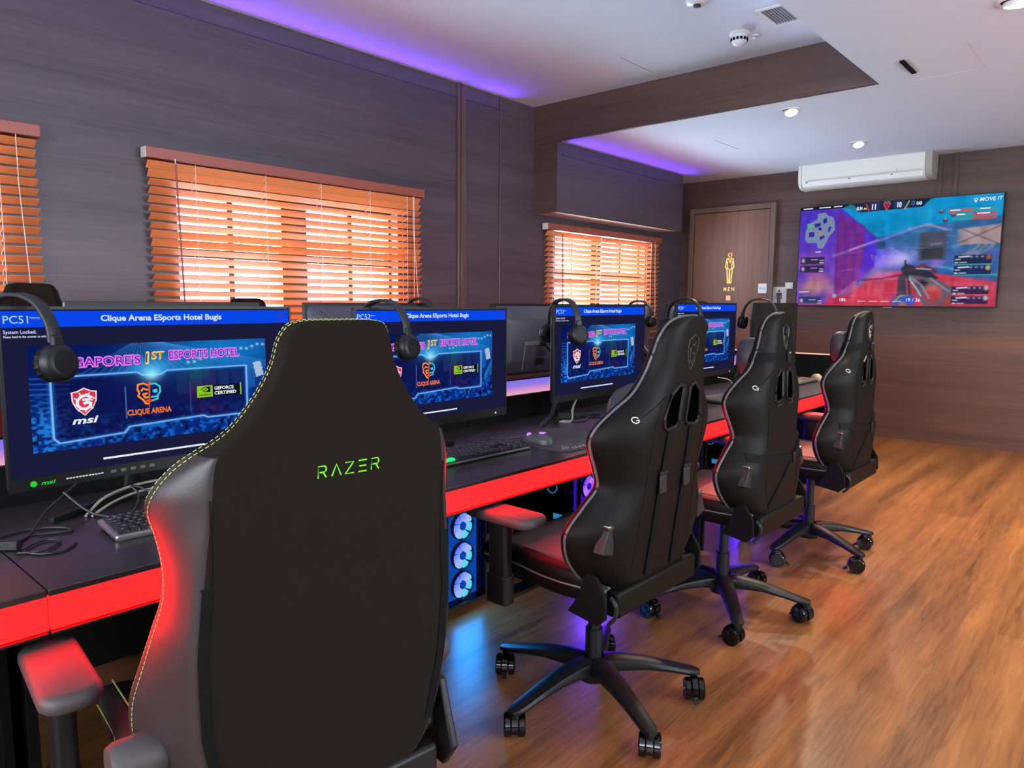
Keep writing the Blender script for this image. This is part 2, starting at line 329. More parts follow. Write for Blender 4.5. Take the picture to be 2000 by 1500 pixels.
# ------------------------------------------------------------------ blinds
def blind(lab, y0, y1, ztop, zbot, xs, wand_y, cords, ladders, rail=True, group='wooden slat blinds on the window wall'):
    o = thing('window_blind', lab, 'blind', (xs,0,0)); W = y1-y0
    pitch_, w = .0452, .05
    n = int((ztop-.085-zbot)/pitch_); b = MB(); a = math.radians(34.5)
    for i in range(n):
        z = ztop-.085-i*pitch_; aa = a+rng.normal(0,.02); 
        if i in SKIP.get(lab[:5], ()): aa = math.radians(50)
        dx, dz = math.cos(aa)*w/2, math.sin(aa)*w/2
        sag = rng.normal(0,.0012)
        e0, e1 = y0+.018+rng.normal(0,.003), y1-.018+rng.normal(0,.003)
        p = [(-dx,-dz),(dx,dz)]; t = .0014; nx, nz = -math.sin(aa)*t, math.cos(aa)*t
        b.add([(-dx-nx,e0,z-dz-nz),(dx-nx,e0,z+dz-nz+sag),(dx+nx,e0,z+dz+nz+sag),(-dx+nx,e0,z-dz+nz),
               (-dx-nx,e1,z-dz-nz),(dx-nx,e1,z+dz-nz-sag),(dx+nx,e1,z+dz+nz-sag),(-dx+nx,e1,z-dz+nz)],
              [(0,1,2,3),(7,6,5,4),(0,4,5,1),(1,5,6,2),(2,6,7,3),(3,7,4,0)], m_blind)
    b.build('slats', o, smooth=False)
    b = MB(); b.box((-.03,y0,ztop-.058),(.036,y1,ztop), m_head); b.build('headrail', o, bevel=.004)
    b = MB(); b.box((-.028,y0-.004,ztop-.056),(.034,y0-.0005,ztop-.002), m_offw); b.build('end_cap', o, bevel=.002)
    b = MB(); b.box((-.022,y0+.02,zbot-.03),(.022,y1-.02,zbot-.01), m_head); b.build('bottom_rail', o, bevel=.003)
    for y in ladders:
        b = MB(); b.tube([(.026,y,ztop-.06),(.026,y,zbot-.01)], .0014, m_cord, 5); b.tube([(-.026,y,ztop-.06),(-.026,y,zbot-.01)], .0014, m_cord, 5)
        for i in range(n):
            z = ztop-.085-i*pitch_; b.tube([(-.024,y,z-.016),(.026,y,z+.006)], .001, m_cord, 4)
        b.build('ladder_cord', o)
    if wand_y is not None:
        b = MB(); b.tube([(.045,wand_y,ztop-.075),(.048,wand_y+.02,zbot+.16)], .005, m_head, 8); b.tube([(.04,wand_y,ztop-.05),(.045,wand_y,ztop-.08)], .003, m_white, 6); b.build('tilt_wand', o)
    for (ya, yb, zz) in cords:
        b = MB(); b.tube([(.042,ya,ztop-.06),(.043,ya,ztop-.3),(.045,(ya+yb)/2,(ztop+zz)/2-.1),(.046,yb,zz)], .0016, m_cord, 5); b.build('pull_cord', o)
    return o
SKIP = {'wide ': (0,1,8,9), 'slatt': (0,9), 'orang': ()}
XB = XW+.045
blind('orange slatted wooden blind at the far left of the window wall', -.5, 1.125, 2.06, .9, XB, None, [(1.02,1.05,1.0)], [.3,.95])
blind('wide brown wooden blind with bright slits above the computer desks', 1.60, 3.515, 2.045, .9, XB, 1.745, [(3.40,3.45,1.1),(3.41,3.40,1.15)], [1.86,2.28,2.66,3.04,3.36])
blind('slatted wooden blind lit white under the boxed wall by the door', 4.93, 6.86, 1.935, .9, XB, 5.12, [(6.71,6.74,1.0)], [5.02,5.75,6.66])
# ------------------------------------------------------------------ ceiling fittings
m_lamp = glow('warm_lamp', (255,236,205), 14)
def downlight(x, y, z, lab, tx, ty, power, angle=95, col=(1,.80,.56), visible=True):
    o = thing('downlight', lab, 'light', (x,y,z), 0, 'ceiling downlights' if visible else None)
    b = MB(); b.lathe([(.066,0),(.066,-.004),(.054,-.007),(.05,-.003),(.05,0)], m_white, 32); b.build('trim_ring', o)
    d = Vector((tx-x,ty-y,-z)).normalized(); q = d.to_track_quat('-Z','Y').to_matrix().to_4x4()
    b = MB(); b.M = Matrix.Translation((0,.02,-.006)) @ q; b.lathe([(.001,.03),(.042,.03),(.045,-.012),(.04,-.014),(.036,-.006),(.001,-.006)], m_white, 28); b.build('gimbal', o)
    b = MB(); b.M = Matrix.Translation((0,.02,-.006)) @ q; b.lathe([(.001,-.0062),(.034,-.0062),(.034,-.0095),(.001,-.011)], m_lamp, 24); b.build('lamp', o)
    l = bpy.data.lights.new('spot', 'SPOT'); l.energy = power; l.color = col; l.spot_size = math.radians(angle); l.spot_blend = .8; l.shadow_soft_size = .035
    lo = bpy.data.objects.new('spot_beam', l); C.objects.link(lo); lo.parent = o; lo.rotation_euler = d.to_track_quat('-Z','Y').to_euler(); lo.location = Vector((0,.02,-.006))+d*.03
    return o
PW = 165
downlight(-1.99, 5.08, ZL, 'tilted round downlight nearest the wood clad beam', -1.3, 4.1, PW*.8)
downlight(-1.95, 6.44, ZL, 'round downlight in front of the wall air conditioner', -1.3, 5.4, PW*.6)
downlight(-.577, 3.93, ZL, 'round downlight at the top right corner of the photo', -.9, 4.2, PW)
for i, (x, y, p) in enumerate(((-.45,2.2,.14),(.9,5.3,1.25),(.95,3.4,.9),(.95,1.4,.05),(-.55,6.2,.8),(2.3,4.3,.7))):
    downlight(x, y, ZL, 'round ceiling downlight outside the photo', x-.15, y+.15, PW*p, 100, visible=False)['group'] = 'downlights outside the photo'
o = thing('smoke_detector', 'white domed smoke detector with dark slots on the raised ceiling', 'smoke detector', (-2.03,4.33,ZC))
b = MB(); b.lathe([(.001,0),(.06,0),(.062,-.012),(.055,-.018),(.001,-.018)], m_white, 32); b.build('base', o)
b = MB(); b.lathe([(.05,-.0182),(.052,-.03),(.046,-.055),(.034,-.07),(.018,-.078),(.001,-.08)], m_white, 32); b.build('dome', o)
b = MB()
for k in range(14):
    a = 2*PI*k/14
    b.M = Matrix.Rotation(a,4,'Z'); b.box((.044,-.007,-.052),(.0525,.007,-.036), m_blkm)
b.build('vent_slots', o, smooth=False)
o = thing('ceiling_sensor', 'small flat white sensor right beside the smoke detector', 'sensor', (-1.985,4.44,ZC))
b = MB(); b.lathe([(.001,0),(.034,0),(.034,-.007),(.02,-.012),(.001,-.012)], m_white, 28); b.build('cover', o)
b = MB(); b.lathe([(.001,-.0122),(.011,-.0122),(.01,-.02),(.001,-.02)], m_white, 16); b.build('sensor_eye', o)
o = thing('ceiling_speaker', 'round white ceiling fitting cut by the top edge of the photo', 'ceiling fitting', (-2.0,3.73,ZC))
b = MB(); b.lathe([(.001,0),(.062,0),(.062,-.014),(.05,-.024),(.001,-.026)], m_white, 32); b.build('cover', o)
b = MB(); b.lathe([(.001,-.0265),(.02,-.0265),(.02,-.034),(.001,-.036)], m_dgrey, 20); b.build('lens', o)
o = thing('air_vent', 'square grey louvred air vent in the raised ceiling', 'vent', (-1.72,4.21,ZC))
b = MB(); b.M = Matrix.Rotation(0,4,'Z')
for p, q in (((-.1,-.15),(.1,-.125)),((-.1,.125),(.1,.15)),((-.1,-.125),(-.08,.125)),((.08,-.125),(.1,.125))): b.box((*p,-.01),(*q,0), m_white)
b.build('frame', o, bevel=.002)
b = MB()
for i in range(10): b.box((-.079+i*.0162,-.124,-.009),(-.079+i*.0162+.004,.124,-.001), mat('vent_blade', (150,150,148), .5))
b.build('louvres', o, smooth=False)
b = MB(); b.box((-.079,-.124,-.0009),(.079,.124,-.0002), mat('vent_shadow', (40,40,42), .8)); b.build('backing', o, smooth=False)
o = thing('slot_diffuser', 'thin dark slot in the low ceiling near the top right', 'vent', (-1.15,4.6,ZL))
b = MB(); b.box((-.012,-.135,-.008),(.012,.135,0), m_blkm); b.build('slot', o, smooth=False)
# purple cove strips at the top of the window wall and of the boxed wall
m_cove = glow('purple_led', (104,40,255), PURPLE_K)
def cove(lab, x, y0, y1, z):
    o = thing('cove_light', lab, 'light strip', (x,(y0+y1)/2,z)); h = (y1-y0)/2
    b = MB(); b.box((.0002,-h,-.006),(.006,h,.006), m_wall); b.build('channel', o, smooth=False)
    b = MB(); b.box((.0062,-h+.004,-.003),(.0072,h-.004,.003), mat('led_diffuser', (70,52,96), .4)); b.build('led_strip', o, smooth=False)
    l = bpy.data.lights.new('led_glow', 'AREA'); l.shape = 'RECTANGLE'; l.size = 2*h-.02; l.size_y = .012; l.color = lin((96,44,235)); l.spread = math.radians(105); l.energy = PURPLE_E*h
    lo = bpy.data.objects.new('led_glow', l); C.objects.link(lo); lo.parent = o; lo.location = (.009,0,.0); lo.rotation_euler = (0,-PI/2-.25,0); lo.rotation_euler = Vector((1,0,.55)).to_track_quat('-Z','Y').to_euler()
cove('purple cove light strip along the top of the long window wall', XW, YB+.1, YT-.35, ZC-.10)
cove('purple cove light strip along the top of the boxed wall', BX, YT+.05, BE-.02, ZL-.10)
m_cool_fill = glow('cool_white_led', (200,216,255), COOL_FILL)
o = thing('cove_light', 'hidden cool white cove strip on the inner edge of the raised tray', 'light strip', (XT,1.2,2.70))  # added to brighten the raised ceiling; no such strip is known
b = MB(); b.box((-.036,-3.4,-.012),(-.0005,3.4,-.004), m_ceil); b.build('channel', o, smooth=False)
b = MB(); b.box((-.034,-3.39,-.0035),(-.004,3.39,0), m_cool_fill); b.build('led_strip', o, smooth=False)
o = thing('cove_light', 'cool white cove strip on the wall outside the photo', 'light strip', (XR,2.4,2.3))  # added uplight for the low ceiling, out of view
b = MB(); b.box((-.06,-4.2,-.012),(-.0005,4.2,-.004), m_ceil); b.build('channel', o, smooth=False)
b = MB(); b.box((-.05,-4.19,-.0035),(-.004,4.19,0), glow('cool_white_led_dim', (200,216,255), COOL_FILL*.05)); b.build('led_strip', o, smooth=False)
# ------------------------------------------------------------------ air conditioner
o = thing('air_conditioner', 'long white air conditioner above the television', 'air conditioner', (-2.13,YF+.002,2.363))
pr = [(0,0),(-.05,-.005),(-.16,.0),(-.205,.02),(-.232,.06),(-.24,.11),(-.24,.214),(0,.214)]
b = MB(); b.prism([(y,z) for y,z in pr], -.545, .52, m_offw, 'yz'); b.build('body', o, bevel=.004)
pr2 = [(0,-.003),(-.05,-.008),(-.162,-.003),(-.209,.018),(-.236,.06),(-.243,.11),(-.243,.2145),(0,.2145)]
b = MB(); b.prism(pr2, .521, .575, mat('grey_end_cap', (150,144,134), .4), 'yz'); b.build('end_cap', o, bevel=.004)  # shading of this end put into a darker plastic colour
b = MB(); b.prism(pr2, -.575, -.546, m_offw, 'yz'); b.build('end_cap', o, bevel=.004)
b = MB(); b.prism([(-.213,.018),(-.239,.056),(-.2415,.056),(-.216,.014)], -.53, .505, m_white, 'yz'); b.build('louvre', o, bevel=.001)
b = MB(); b.box((-.5,-.2435,.066),(.5,-.2405,.068), mat('seam_grey', (150,148,142), .5)); b.box((.3,-.2435,.068),(.303,-.2405,.098), MATS['seam_grey'])
b.build('panel_seam', o, smooth=False)
b = MB()
for x in (-.49,-.1,.26): b.box((x-.008,-.2445,.045),(x+.008,-.2405,.052), m_dgrey)
b.build('clip', o, smooth=False)
# ------------------------------------------------------------------ rasters for the lit displays (per-vertex colours of a dense grid)
class Ras:
    def __init__(s, w, h):
        s.w, s.h = w, h; s.a = np.zeros((h,w,3)); s.U, s.V = np.meshgrid((np.arange(w)+.5)/w, (np.arange(h)+.5)/h)
    def mask(s, poly):
        U, V = s.U, s.V; m = np.zeros(U.shape, bool); n = len(poly)
        for i in range(n):
            x0,y0 = poly[i]; x1,y1 = poly[(i+1)%n]
            if y0 == y1: continue
            c = ((y0 > V) != (y1 > V)) & (U < (x1-x0)*(V-y0)/(y1-y0)+x0); m ^= c
        return m
    def put(s, m, col, a=1.):
        A = np.clip(np.asarray(m, float)*a, 0, 1)[...,None]; s.a = s.a*(1-A)+np.array(col)*A
    def poly(s, p, col, a=1.): s.put(s.mask(p), col, a)
    def rect(s, u0, v0, u1, v1, col, a=1.): s.put((s.U >= u0)&(s.U <= u1)&(s.V >= v0)&(s.V <= v1), col, a)
    def dist(s, p, q, asp):
        px, py, qx, qy = p[0]*asp, p[1], q[0]*asp, q[1]; X = s.U*asp; dx, dy = qx-px, qy-py
        t = np.clip(((X-px)*dx+(s.V-py)*dy)/(dx*dx+dy*dy+1e-12), 0, 1); return np.hypot(X-px-t*dx, s.V-py-t*dy)
    def line(s, pts, w, col, a=1., soft=0., asp=1.78):
        d = np.min([s.dist(p, q, asp) for p, q in zip(pts, pts[1:])], axis=0)
        s.put(np.clip((w/2-d)/max(soft, .8/s.h)+.5, 0, 1), col, a)
    def blob(s, u, v, ru, rv, col, a=1., p=1.): s.put(np.exp(-(((s.U-u)/ru)**2+((s.V-v)/rv)**2)**p), col, a)
    def lin(s):
        c = np.clip(s.a/255, 0, 1); return np.where(c <= .04045, c/12.92, ((c+.055)/1.055)**2.4)
def vnoise(U, V, fx, fy, seed):
    r = np.random.default_rng(seed); g = r.random((int(fy)+3, int(fx)+3)); x = U*fx; y = V*fy
    i = x.astype(int); j = y.astype(int); fx_ = x-i; fy_ = y-j; fx_ = fx_*fx_*(3-2*fx_); fy_ = fy_*fy_*(3-2*fy_)
    return (g[j,i]*(1-fx_)+g[j,i+1]*fx_)*(1-fy_)+(g[j+1,i]*(1-fx_)+g[j+1,i+1]*fx_)*fy_
def grid_screen(b, ras, x0, z1, x1, z0, y, m):
    """adds a vertex grid (x right, z down from z1) to builder b; returns colour list"""
    w, h = ras.w, ras.h; o = len(b.v); k = b.mi(m)
    for j in range(h):
        z = z1+(z0-z1)*j/(h-1)
        for i in range(w): b.v.append(tuple(b.M @ Vector((x0+(x1-x0)*i/(w-1), y, z))))
    for j in range(h-1):
        for i in range(w-1):
            p = o+j*w+i; b.f.append((p, p+w, p+w+1, p+1)); b.m.append(k)
    return ras.lin().reshape(-1,3)
def colour(o, start, cols):
    a = o.data.color_attributes.new('image', 'FLOAT_COLOR', 'POINT'); n = len(o.data.vertices)
    d = np.ones((n,4), np.float32); d[start:start+len(cols),:3] = cols; a.data.foreach_set('color', d.ravel())
m_img = vcol_glow('display_image', .92)
# --- arena picture of the booking screens
R_ = Ras(230, 118); U, V = R_.U, R_.V
base = np.array([8,26,92])*(1-V[...,None])+np.array([10,44,130])*V[...,None]; R_.a = base.copy()
R_.blob(.80,.10,.34,.34,(20,130,215),.9); R_.blob(.45,.28,.12,.14,(70,190,250),.9); R_.blob(.1,.1,.25,.3,(4,20,84),.5)
for k in range(26):
    t = k/25; R_.line([(.40+.06*t,-.02),(.15+1.0*t,.34)], .006, (90,175,245), .5)
for k in range(14): R_.blob(.62+.028*k,.23-.013*k+.01*math.sin(k*2),.007,.014,(220,240,255),.9)
for k, c in enumerate(((40,120,170),(30,160,150),(120,60,150),(60,110,190),(50,100,170),(40,110,190))):
    x = .56+.065*k; R_.poly([(x,.30),(x+.05,.28),(x+.055,.55),(x+.008,.57)], c, .6)
R_.blob(.665,.36,.06,.1,(30,190,170),.8); R_.blob(.665,.55,.05,.1,(190,30,110),.75); R_.blob(.72,.74,.06,.05,(180,40,120),.6)
R_.poly([(.93,.27),(.97,.26),(.985,.42),(.945,.44)], (190,210,235), .9)
for k in range(5): R_.line([(.93,.66+.02*k),(1.0,.44+.05*k)], .012, (60,170,240), .7)
cr = vnoise(U,V,90,50,3)*vnoise(U,V,34,20,4); cm = np.clip((V-.58)*4,0,1)*np.clip((cr-.22)*6,0,1)
R_.put(cm, (20,120,225), .75); cr2 = vnoise(U,V,60,30,9); R_.put(np.clip((cr2-.62)*8,0,1)*np.clip((V-.55)*3,0,1), (3,10,44), .8)
R_.put(np.clip((.16-U)*14,0,1)*np.clip((vnoise(U,V,80,60,12)-.45)*5,0,1)*np.clip((V-.4)*4,0,1), (40,140,235), .8)
for k in range(4): R_.line([(0,.3+.05*k),(.14,.33+.045*k)], .014, (40,120,220), .6)
fr_ = [(.075,.30),(.40,.30),(.425,.335),(.50,.335),(.525,.30),(.895,.30),(.895,.84),(.70,.84),(.68,.815),(.36,.845),(.34,.90),(.095,.93),(.075,.88),(.075,.30)]
R_.poly(fr_[:-1], (6,14,64), .55); R_.poly(fr_[:-1], (60,10,70), .12)
R_.line(fr_, .040, (30,120,240), .55, .03); R_.line(fr_, .013, (150,215,255), .95, .008); R_.blob(.46,.335,.035,.06,(160,240,255),1.)
R_.line([(.35,.44),(.35,.76)], .006, (120,160,220), .7); R_.line([(.625,.44),(.625,.76)], .006, (120,160,220), .5)
IMG = R_
W_, H_ = .627, .366                                   # monitor front
def pu(u, v):                                       # picture coords -> local x, z of the front (origin at its bottom centre)
    return (-W_/2+W_*(.073+.812*u), H_*(1-(.215+.585*v)))
E = lambda n, c, k=1.: glow(n, c, k)
def arena_screen(b, num):
    y = -.0006; bg = E('screen_navy', (26,26,58)); bar = E('screen_blue_bar', (8,70,232)); bar2 = E('screen_blue_bar_light', (22,92,240))
    w, h = W_/2-.006, H_
    b.flat([(-w,.026),(w,.026),(w,h-.006),(-w,h-.006)], 0, bg)
    b.flat([(-w,h-.041),(w,h-.041),(w,h-.009),(-w,h-.009)], y, bar); b.flat([(w-.032,h-.037),(w-.014,h-.037),(w-.014,h-.011),(w-.032,h-.011)], y*1.2, E('screen_bar_patch', (34,66,214)))
    x0, z1 = pu(0,0); x1, z0 = pu(1,1); st = len(b.v); cols = grid_screen(b, IMG, x0, z1, x1, z0, y, m_img)
    y2, y3, y4 = y*2, y*3, y*4
    lb = E('screen_pale_blue', (176,214,255))
    b.text('Clique Arena ESports Hotel Bugis', 0, h-.030, .0122, y2, E('screen_title', (206,226,255)), 'CENTER', .03, .262)
    b.text(num, -w+.004, h-.033, .0150, y2, lb, 'LEFT', .004); b.text('Welcome', -w+.048, h-.024, .004, y2, lb, 'LEFT', .0, .018)
    b.text('System Locked.', -w+.003, h-.053, .0068, y2, E('screen_lilac', (190,196,250)), 'LEFT', .02, .056); b.text('Please head to the counter to unlock.', -w+.003, h-.061, .0042, y2, m_wht, 'LEFT', .01, .078)
    q = -.14
    while q < .075:
        l_ = .003+.009*((q*977) % 1); b.stroke([(q,.0435),(min(q+l_,.078),.0435)], .0042, y2, m_wht); q += l_+.0028
    # headline
    pk = E('screen_pink', (226,120,240)); yel = E('screen_yellow', (250,206,110)); vio = E('screen_violet', (96,30,150))
    for t, u0, u1, v in (("SINGAPORE'S", .065, .418, .215), ('ESPORTS HOTEL', .535, .865, .185)):
        x, z = pu(u0, v); wd = pu(u1, v)[0]-x
        b.text(t, x, z, .0195, y2, pk, 'LEFT', .075, wd); b.text(t, x+.0016, z+.0012, .0172, y3, vio, 'LEFT', -.004, wd-.0032)
    x, z = pu(.435,.215); b.text('1', x, z, .025, y2, yel, 'LEFT', .05, None, .1); b.text('ST', x+.013, z+.009, .0165, y2, yel, 'LEFT', .04, .029, .1)
    b.text('1', x+.001, z+.002, .021, y3, E('screen_brown', (70,40,60)), 'LEFT', -.005, None, .1); b.text('ST', x+.0145, z+.011, .0125, y3, E('screen_gold', (190,130,40)), 'LEFT', -.01, .026, .1)
    # shield with dragon
    cx, cz = pu(.19,.555); s = .030
    sh = [(-.82,.72),(-.45,.78),(0,1.0),(.45,.78),(.82,.72),(.78,.05),(.55,-.45),(0,-.98),(-.55,-.45),(-.78,.05)]
    b.flat([(cx+p*s,cz+q*s) for p,q in sh], y2, E('screen_offwhite', (240,214,220))); b.flat([(cx+p*s*.88,cz+q*s*.9) for p,q in sh], y3, E('screen_shield_red', (218,52,70)))
    dr = [(.42,.30),(.12,.46),(-.2,.40),(-.44,.14),(-.46,-.18),(-.26,-.44),(.06,-.5),(.34,-.34),(.38,-.12),(.16,-.02),(-.02,-.1)]
    b.stroke([(cx+p*s,cz+q*s) for p,q in dr], .0058, y4, m_wht)
    for p, q, r_, t_ in ((-.44,.14,-.62,.3),(-.46,-.18,-.66,-.14),(-.26,-.44,-.42,-.6),(-.2,.40,-.3,.62),(.12,.46,.34,.6),(.06,-.5,.04,-.7),(.34,-.34,.5,-.5),(.42,.3,.62,.22),(.25,.12,.5,.1)):
        b.stroke([(cx+p*s,cz+q*s),(cx+r_*s,cz+t_*s)], .0026, y4, m_wht)
    b.stroke([(cx-.1*s,cz+.16*s),(cx+.3*s,cz+.16*s)], .0045, y4, m_wht)
    x, z = pu(.19,.765); b.text('msi', x, z, .0145, y2, m_wht, 'CENTER', .028, .050, .25)
    # tiger and skull emblem
    cx, cz = pu(.445,.525); s = .023; og = E('screen_orange', (246,140,44)); te = E('screen_teal', (60,200,214)); rd = E('screen_red', (232,84,40))
    b.stroke([(cx+p*s,cz+q*s) for p,q in [(-.1,.8),(-.5,1.0),(-1.0,.9),(-1.05,.45),(-.9,.1),(-1.0,-.2),(-.6,-.55),(-.35,-.95),(-.1,-1.0)]], .0042, y2, og)
    b.stroke([(cx+p*s,cz+q*s) for p,q in [(-.15,.35),(-.55,.5),(-.7,.3)]], .004, y2, og); b.stroke([(cx+p*s,cz+q*s) for p,q in [(-.2,.0),(-.55,-.05),(-.35,-.4),(-.1,-.35)]], .0045, y2, og)
    b.stroke([(cx+p*s,cz+q*s) for p,q in [(.15,.9),(.6,.92),(1.0,.6),(1.05,.1),(.8,-.25),(.75,-.6),(.15,-.75)]], .004, y2, te)
    b.flat([(cx+p*s,cz+q*s) for p,q in [(.3,.3),(.75,.4),(.8,.05),(.4,.0)]], y2, te); b.stroke([(cx+.2*s,cz-.35*s),(cx+.75*s,cz-.35*s)], .004, y2, te)
    b.flat([(cx+p*s,cz+q*s) for p,q in [(-.08,1.05),(.14,1.2),(.04,-1.0),(-.06,-1.55)]], y3, rd); b.stroke([(cx-.28*s,cz-.7*s),(cx+.25*s,cz-.7*s)], .005, y3, rd)
    x, z = pu(.445,.735); b.text('CLIQUE ARENA', x, z, .0118, y2, E('screen_orange2', (240,116,50)), 'CENTER', .035, .094)
    # green badge
    x, z = pu(.655,.62); gr = E('screen_green', (140,200,40)); kk = E('screen_black', (14,16,22)); ww, hh = .037, .027
    b.flat([(x,z),(x+ww,z),(x+ww,z+hh),(x,z+hh)], y2, gr); b.flat([(x+ww,z),(x+.104,z),(x+.104,z+hh),(x+ww,z+hh)], y2, kk); b.flat([(x+.1055,z-.001),(x+.1085,z-.001),(x+.1085,z+hh+.001),(x+.1055,z+hh+.001)], y2, gr)
    b.text('NVIDIA', x+ww/2, z+.0035, .0042, y3, kk, 'CENTER', .02, .028)
    ex, ez = x+ww/2+.001, z+.0175
    b.stroke([(ex-.011,ez),(ex-.004,ez+.0055),(ex+.004,ez+.005),(ex+.008,ez),(ex+.003,ez-.005),(ex-.004,ez-.0045),(ex-.006,ez)], .0016, y3, kk); b.stroke([(ex-.003,ez),(ex,ez+.0022),(ex+.003,ez),(ex,ez-.002)], .0014, y3, kk)
    b.flat([(ex+.001,ez+.007),(ex+.012,ez+.007),(ex+.012,ez-.006),(ex+.001,ez-.006),(ex+.008,ez)], y3, kk)
    b.text('GEFORCE', x+ww+.004, z+.0155, .0075, y3, m_wht, 'LEFT', .03, .048); b.text('CERTIFIED', x+ww+.004, z+.004, .0075, y3, m_wht, 'LEFT', .03, .054)
    return st, cols
m_rear = mat('monitor_rear_shell', (60,54,64), .5)
m_line = mat('rear_silver_line', (128,124,122), .35, .7)
m_glogo = glow('green_logo_light', (40,220,50), .9)
def monitor(lab, x, y, z, rz, num=None, led=False, deskz=.752, lit=True, group=None):
    """front faces local -y; origin on the desk below the front's bottom centre"""
    o = thing('monitor', lab, 'monitor', (x,y,deskz), rz, group); zb = z-deskz
    b = MB(); b.M = Matrix.Translation((0,0,zb))
    w, h = W_/2, H_
    b.prism(rrect(-w,0,w,h,.006,3), .0015, .016, m_blk)
    R = []
    for yy, sx, s0, s1 in ((.0165,.97,.012,.012),(.034,.93,.03,.03),(.052,.72,.07,.075),(.056,.70,.075,.08)):
        R.append([(p[0],yy,p[1]) for p in rrect(-w*sx,s0,w*sx,h-s1,.02,3)])
    b.ring(R, m_rear); hs = b.build('housing', o, bevel=.0015)
    b = MB(); b.M = Matrix.Translation((0,0,zb))
    t = .0012                                       # bezel around the display
    for p in ([(-w,0),(w,0),(w,.025),(-w,.025)], [(-w,h-.005),(w,h-.005),(w,h),(-w,h)], [(-w,.025),(-w+.005,.025),(-w+.005,h-.005),(-w,h-.005)], [(w-.005,.025),(w,.025),(w,h-.005),(w-.005,h-.005)]):
        b.prism(p, -t, .0014, m_blk)
    b.build('bezel', o, smooth=False)
    if lit:
        b = MB(); b.M = Matrix.Translation((0,.001,zb))
        if num:
            st, cols = arena_screen(b, num)
            sc = b.build('screen', o, smooth='flatscreen'); sc.data.flip_normals() if False else None; colour(sc, st, cols)
        else:
            b.flat([(-w+.005,.025),(w-.005,.025),(w-.005,h-.005),(-w+.005,h-.005)], 0, m_gloss); b.build('screen', o, smooth='flatscreen')
    b = MB(); b.M = Matrix.Translation((0,0,zb))
    if led == 'logo':
        b.text('msi', -w+.055, .008, .008, -.0016, m_glogo, 'LEFT', .02, .026, .25); b.prism(circ(-w+.042,.0122,.0062,12), -.0017, -.0012, m_glogo)
        for k in range(12): b.box((-w+.1+.006*k,-.0016,.0115),(-w+.1+.006*k+.0042,-.0012,.0145), mat('bezel_print', (200,210,190), .5))
        for k in range(5): b.prism(rrect(-w+.185+.02*k,.010,-w+.196+.02*k,.0165,.002,2), -.0016, -.0012, mat('bezel_print_dim', (74,90,66), .5))
        b.build('bezel_logo', o, smooth=False)
    elif led:
        b.prism(circ(w-.055,.011,.0032,10), -.0022, -.0013, m_wht); b.build('power_light', o, smooth=False)
    b = MB(); b.M = Matrix.Translation((0,0,zb))
    # silver chevron lines of the rear shell, standing a millimetre proud
    for s in (-1, 1):
        b.tube([(s*.115,.0575,.155),(s*.19,.049,.285),(s*.25,.036,.34)], .0028, m_line, 6); b.tube([(s*.115,.0575,.155),(s*.135,.053,.03)], .0028, m_line, 6)
    b.build('rear_lines', o)
    b = MB(); b.M = Matrix.Translation((0,0,zb)); b.box((-.125,.057,.153),(.125,.074,.173), m_line); b.box((-.03,.0565,.05),(.03,.064,.085), m_blkm); b.box((-.05,.0565,.1),(.0,.066,.125), m_dgrey)
    b.build('mount_plate', o, bevel=.002)
    b = MB(); b.tube([(0,.245,.012),(0,.22,zb+.05),(0,.11,zb+.165)], [.02,.019,.018], m_blk, 12); b.tube([(0,.112,zb+.163),(0,.072,zb+.163)], .016, m_blk, 10); b.build('stand_neck', o)
    for s in (-1, 1):
        b = MB(); R = []
        for t_, hh, ww in ((0,.012,.011),(.5,.009,.009),(1,.006,.007)):
            cx, cy = s*.205*t_, .25-.10*t_; d = Vector((s*.205,-.10)).normalized(); n = Vector((-d.y,d.x))*ww
            R.append([(cx+n.x,cy+n.y,.0),(cx-n.x,cy-n.y,.0),(cx-n.x,cy-n.y,hh*2),(cx+n.x,cy+n.y,hh*2)])
        b.ring(R, m_blk); b.build('stand_foot', o, bevel=.001)
    return o
# ------------------------------------------------------------------ desks
XF, XM, ZD = -1.38, -2.045, .752                    # front edge, middle, top
DE = 5.08
m_lav = bpy.data.materials.new('lavender_led_bar'); m_lav.use_nodes = True; nt = m_lav.node_tree; nt.nodes.clear()
tc = nt.nodes.new('ShaderNodeTexCoord'); sx = nt.nodes.new('ShaderNodeSeparateXYZ'); cr_ = nt.nodes.new('ShaderNodeValToRGB'); em = nt.nodes.new('ShaderNodeEmission'); ou = nt.nodes.new('ShaderNodeOutputMaterial')
nt.links.new(tc.outputs['Generated'], sx.inputs[0]); nt.links.new(sx.outputs[2], cr_.inputs[0]); nt.links.new(cr_.outputs[0], em.inputs[0]); nt.links.new(em.outputs[0], ou.inputs[0])
cr_.color_ramp.elements[0].color = (*lin((240,170,190)),1); cr_.color_ramp.elements[1].color = (*lin((128,112,240)),1); e_ = cr_.color_ramp.elements.new(.35); e_.color = (*lin((206,140,204)),1); e2 = cr_.color_ramp.elements.new(.6); e2.color = (*lin((150,124,226)),1)
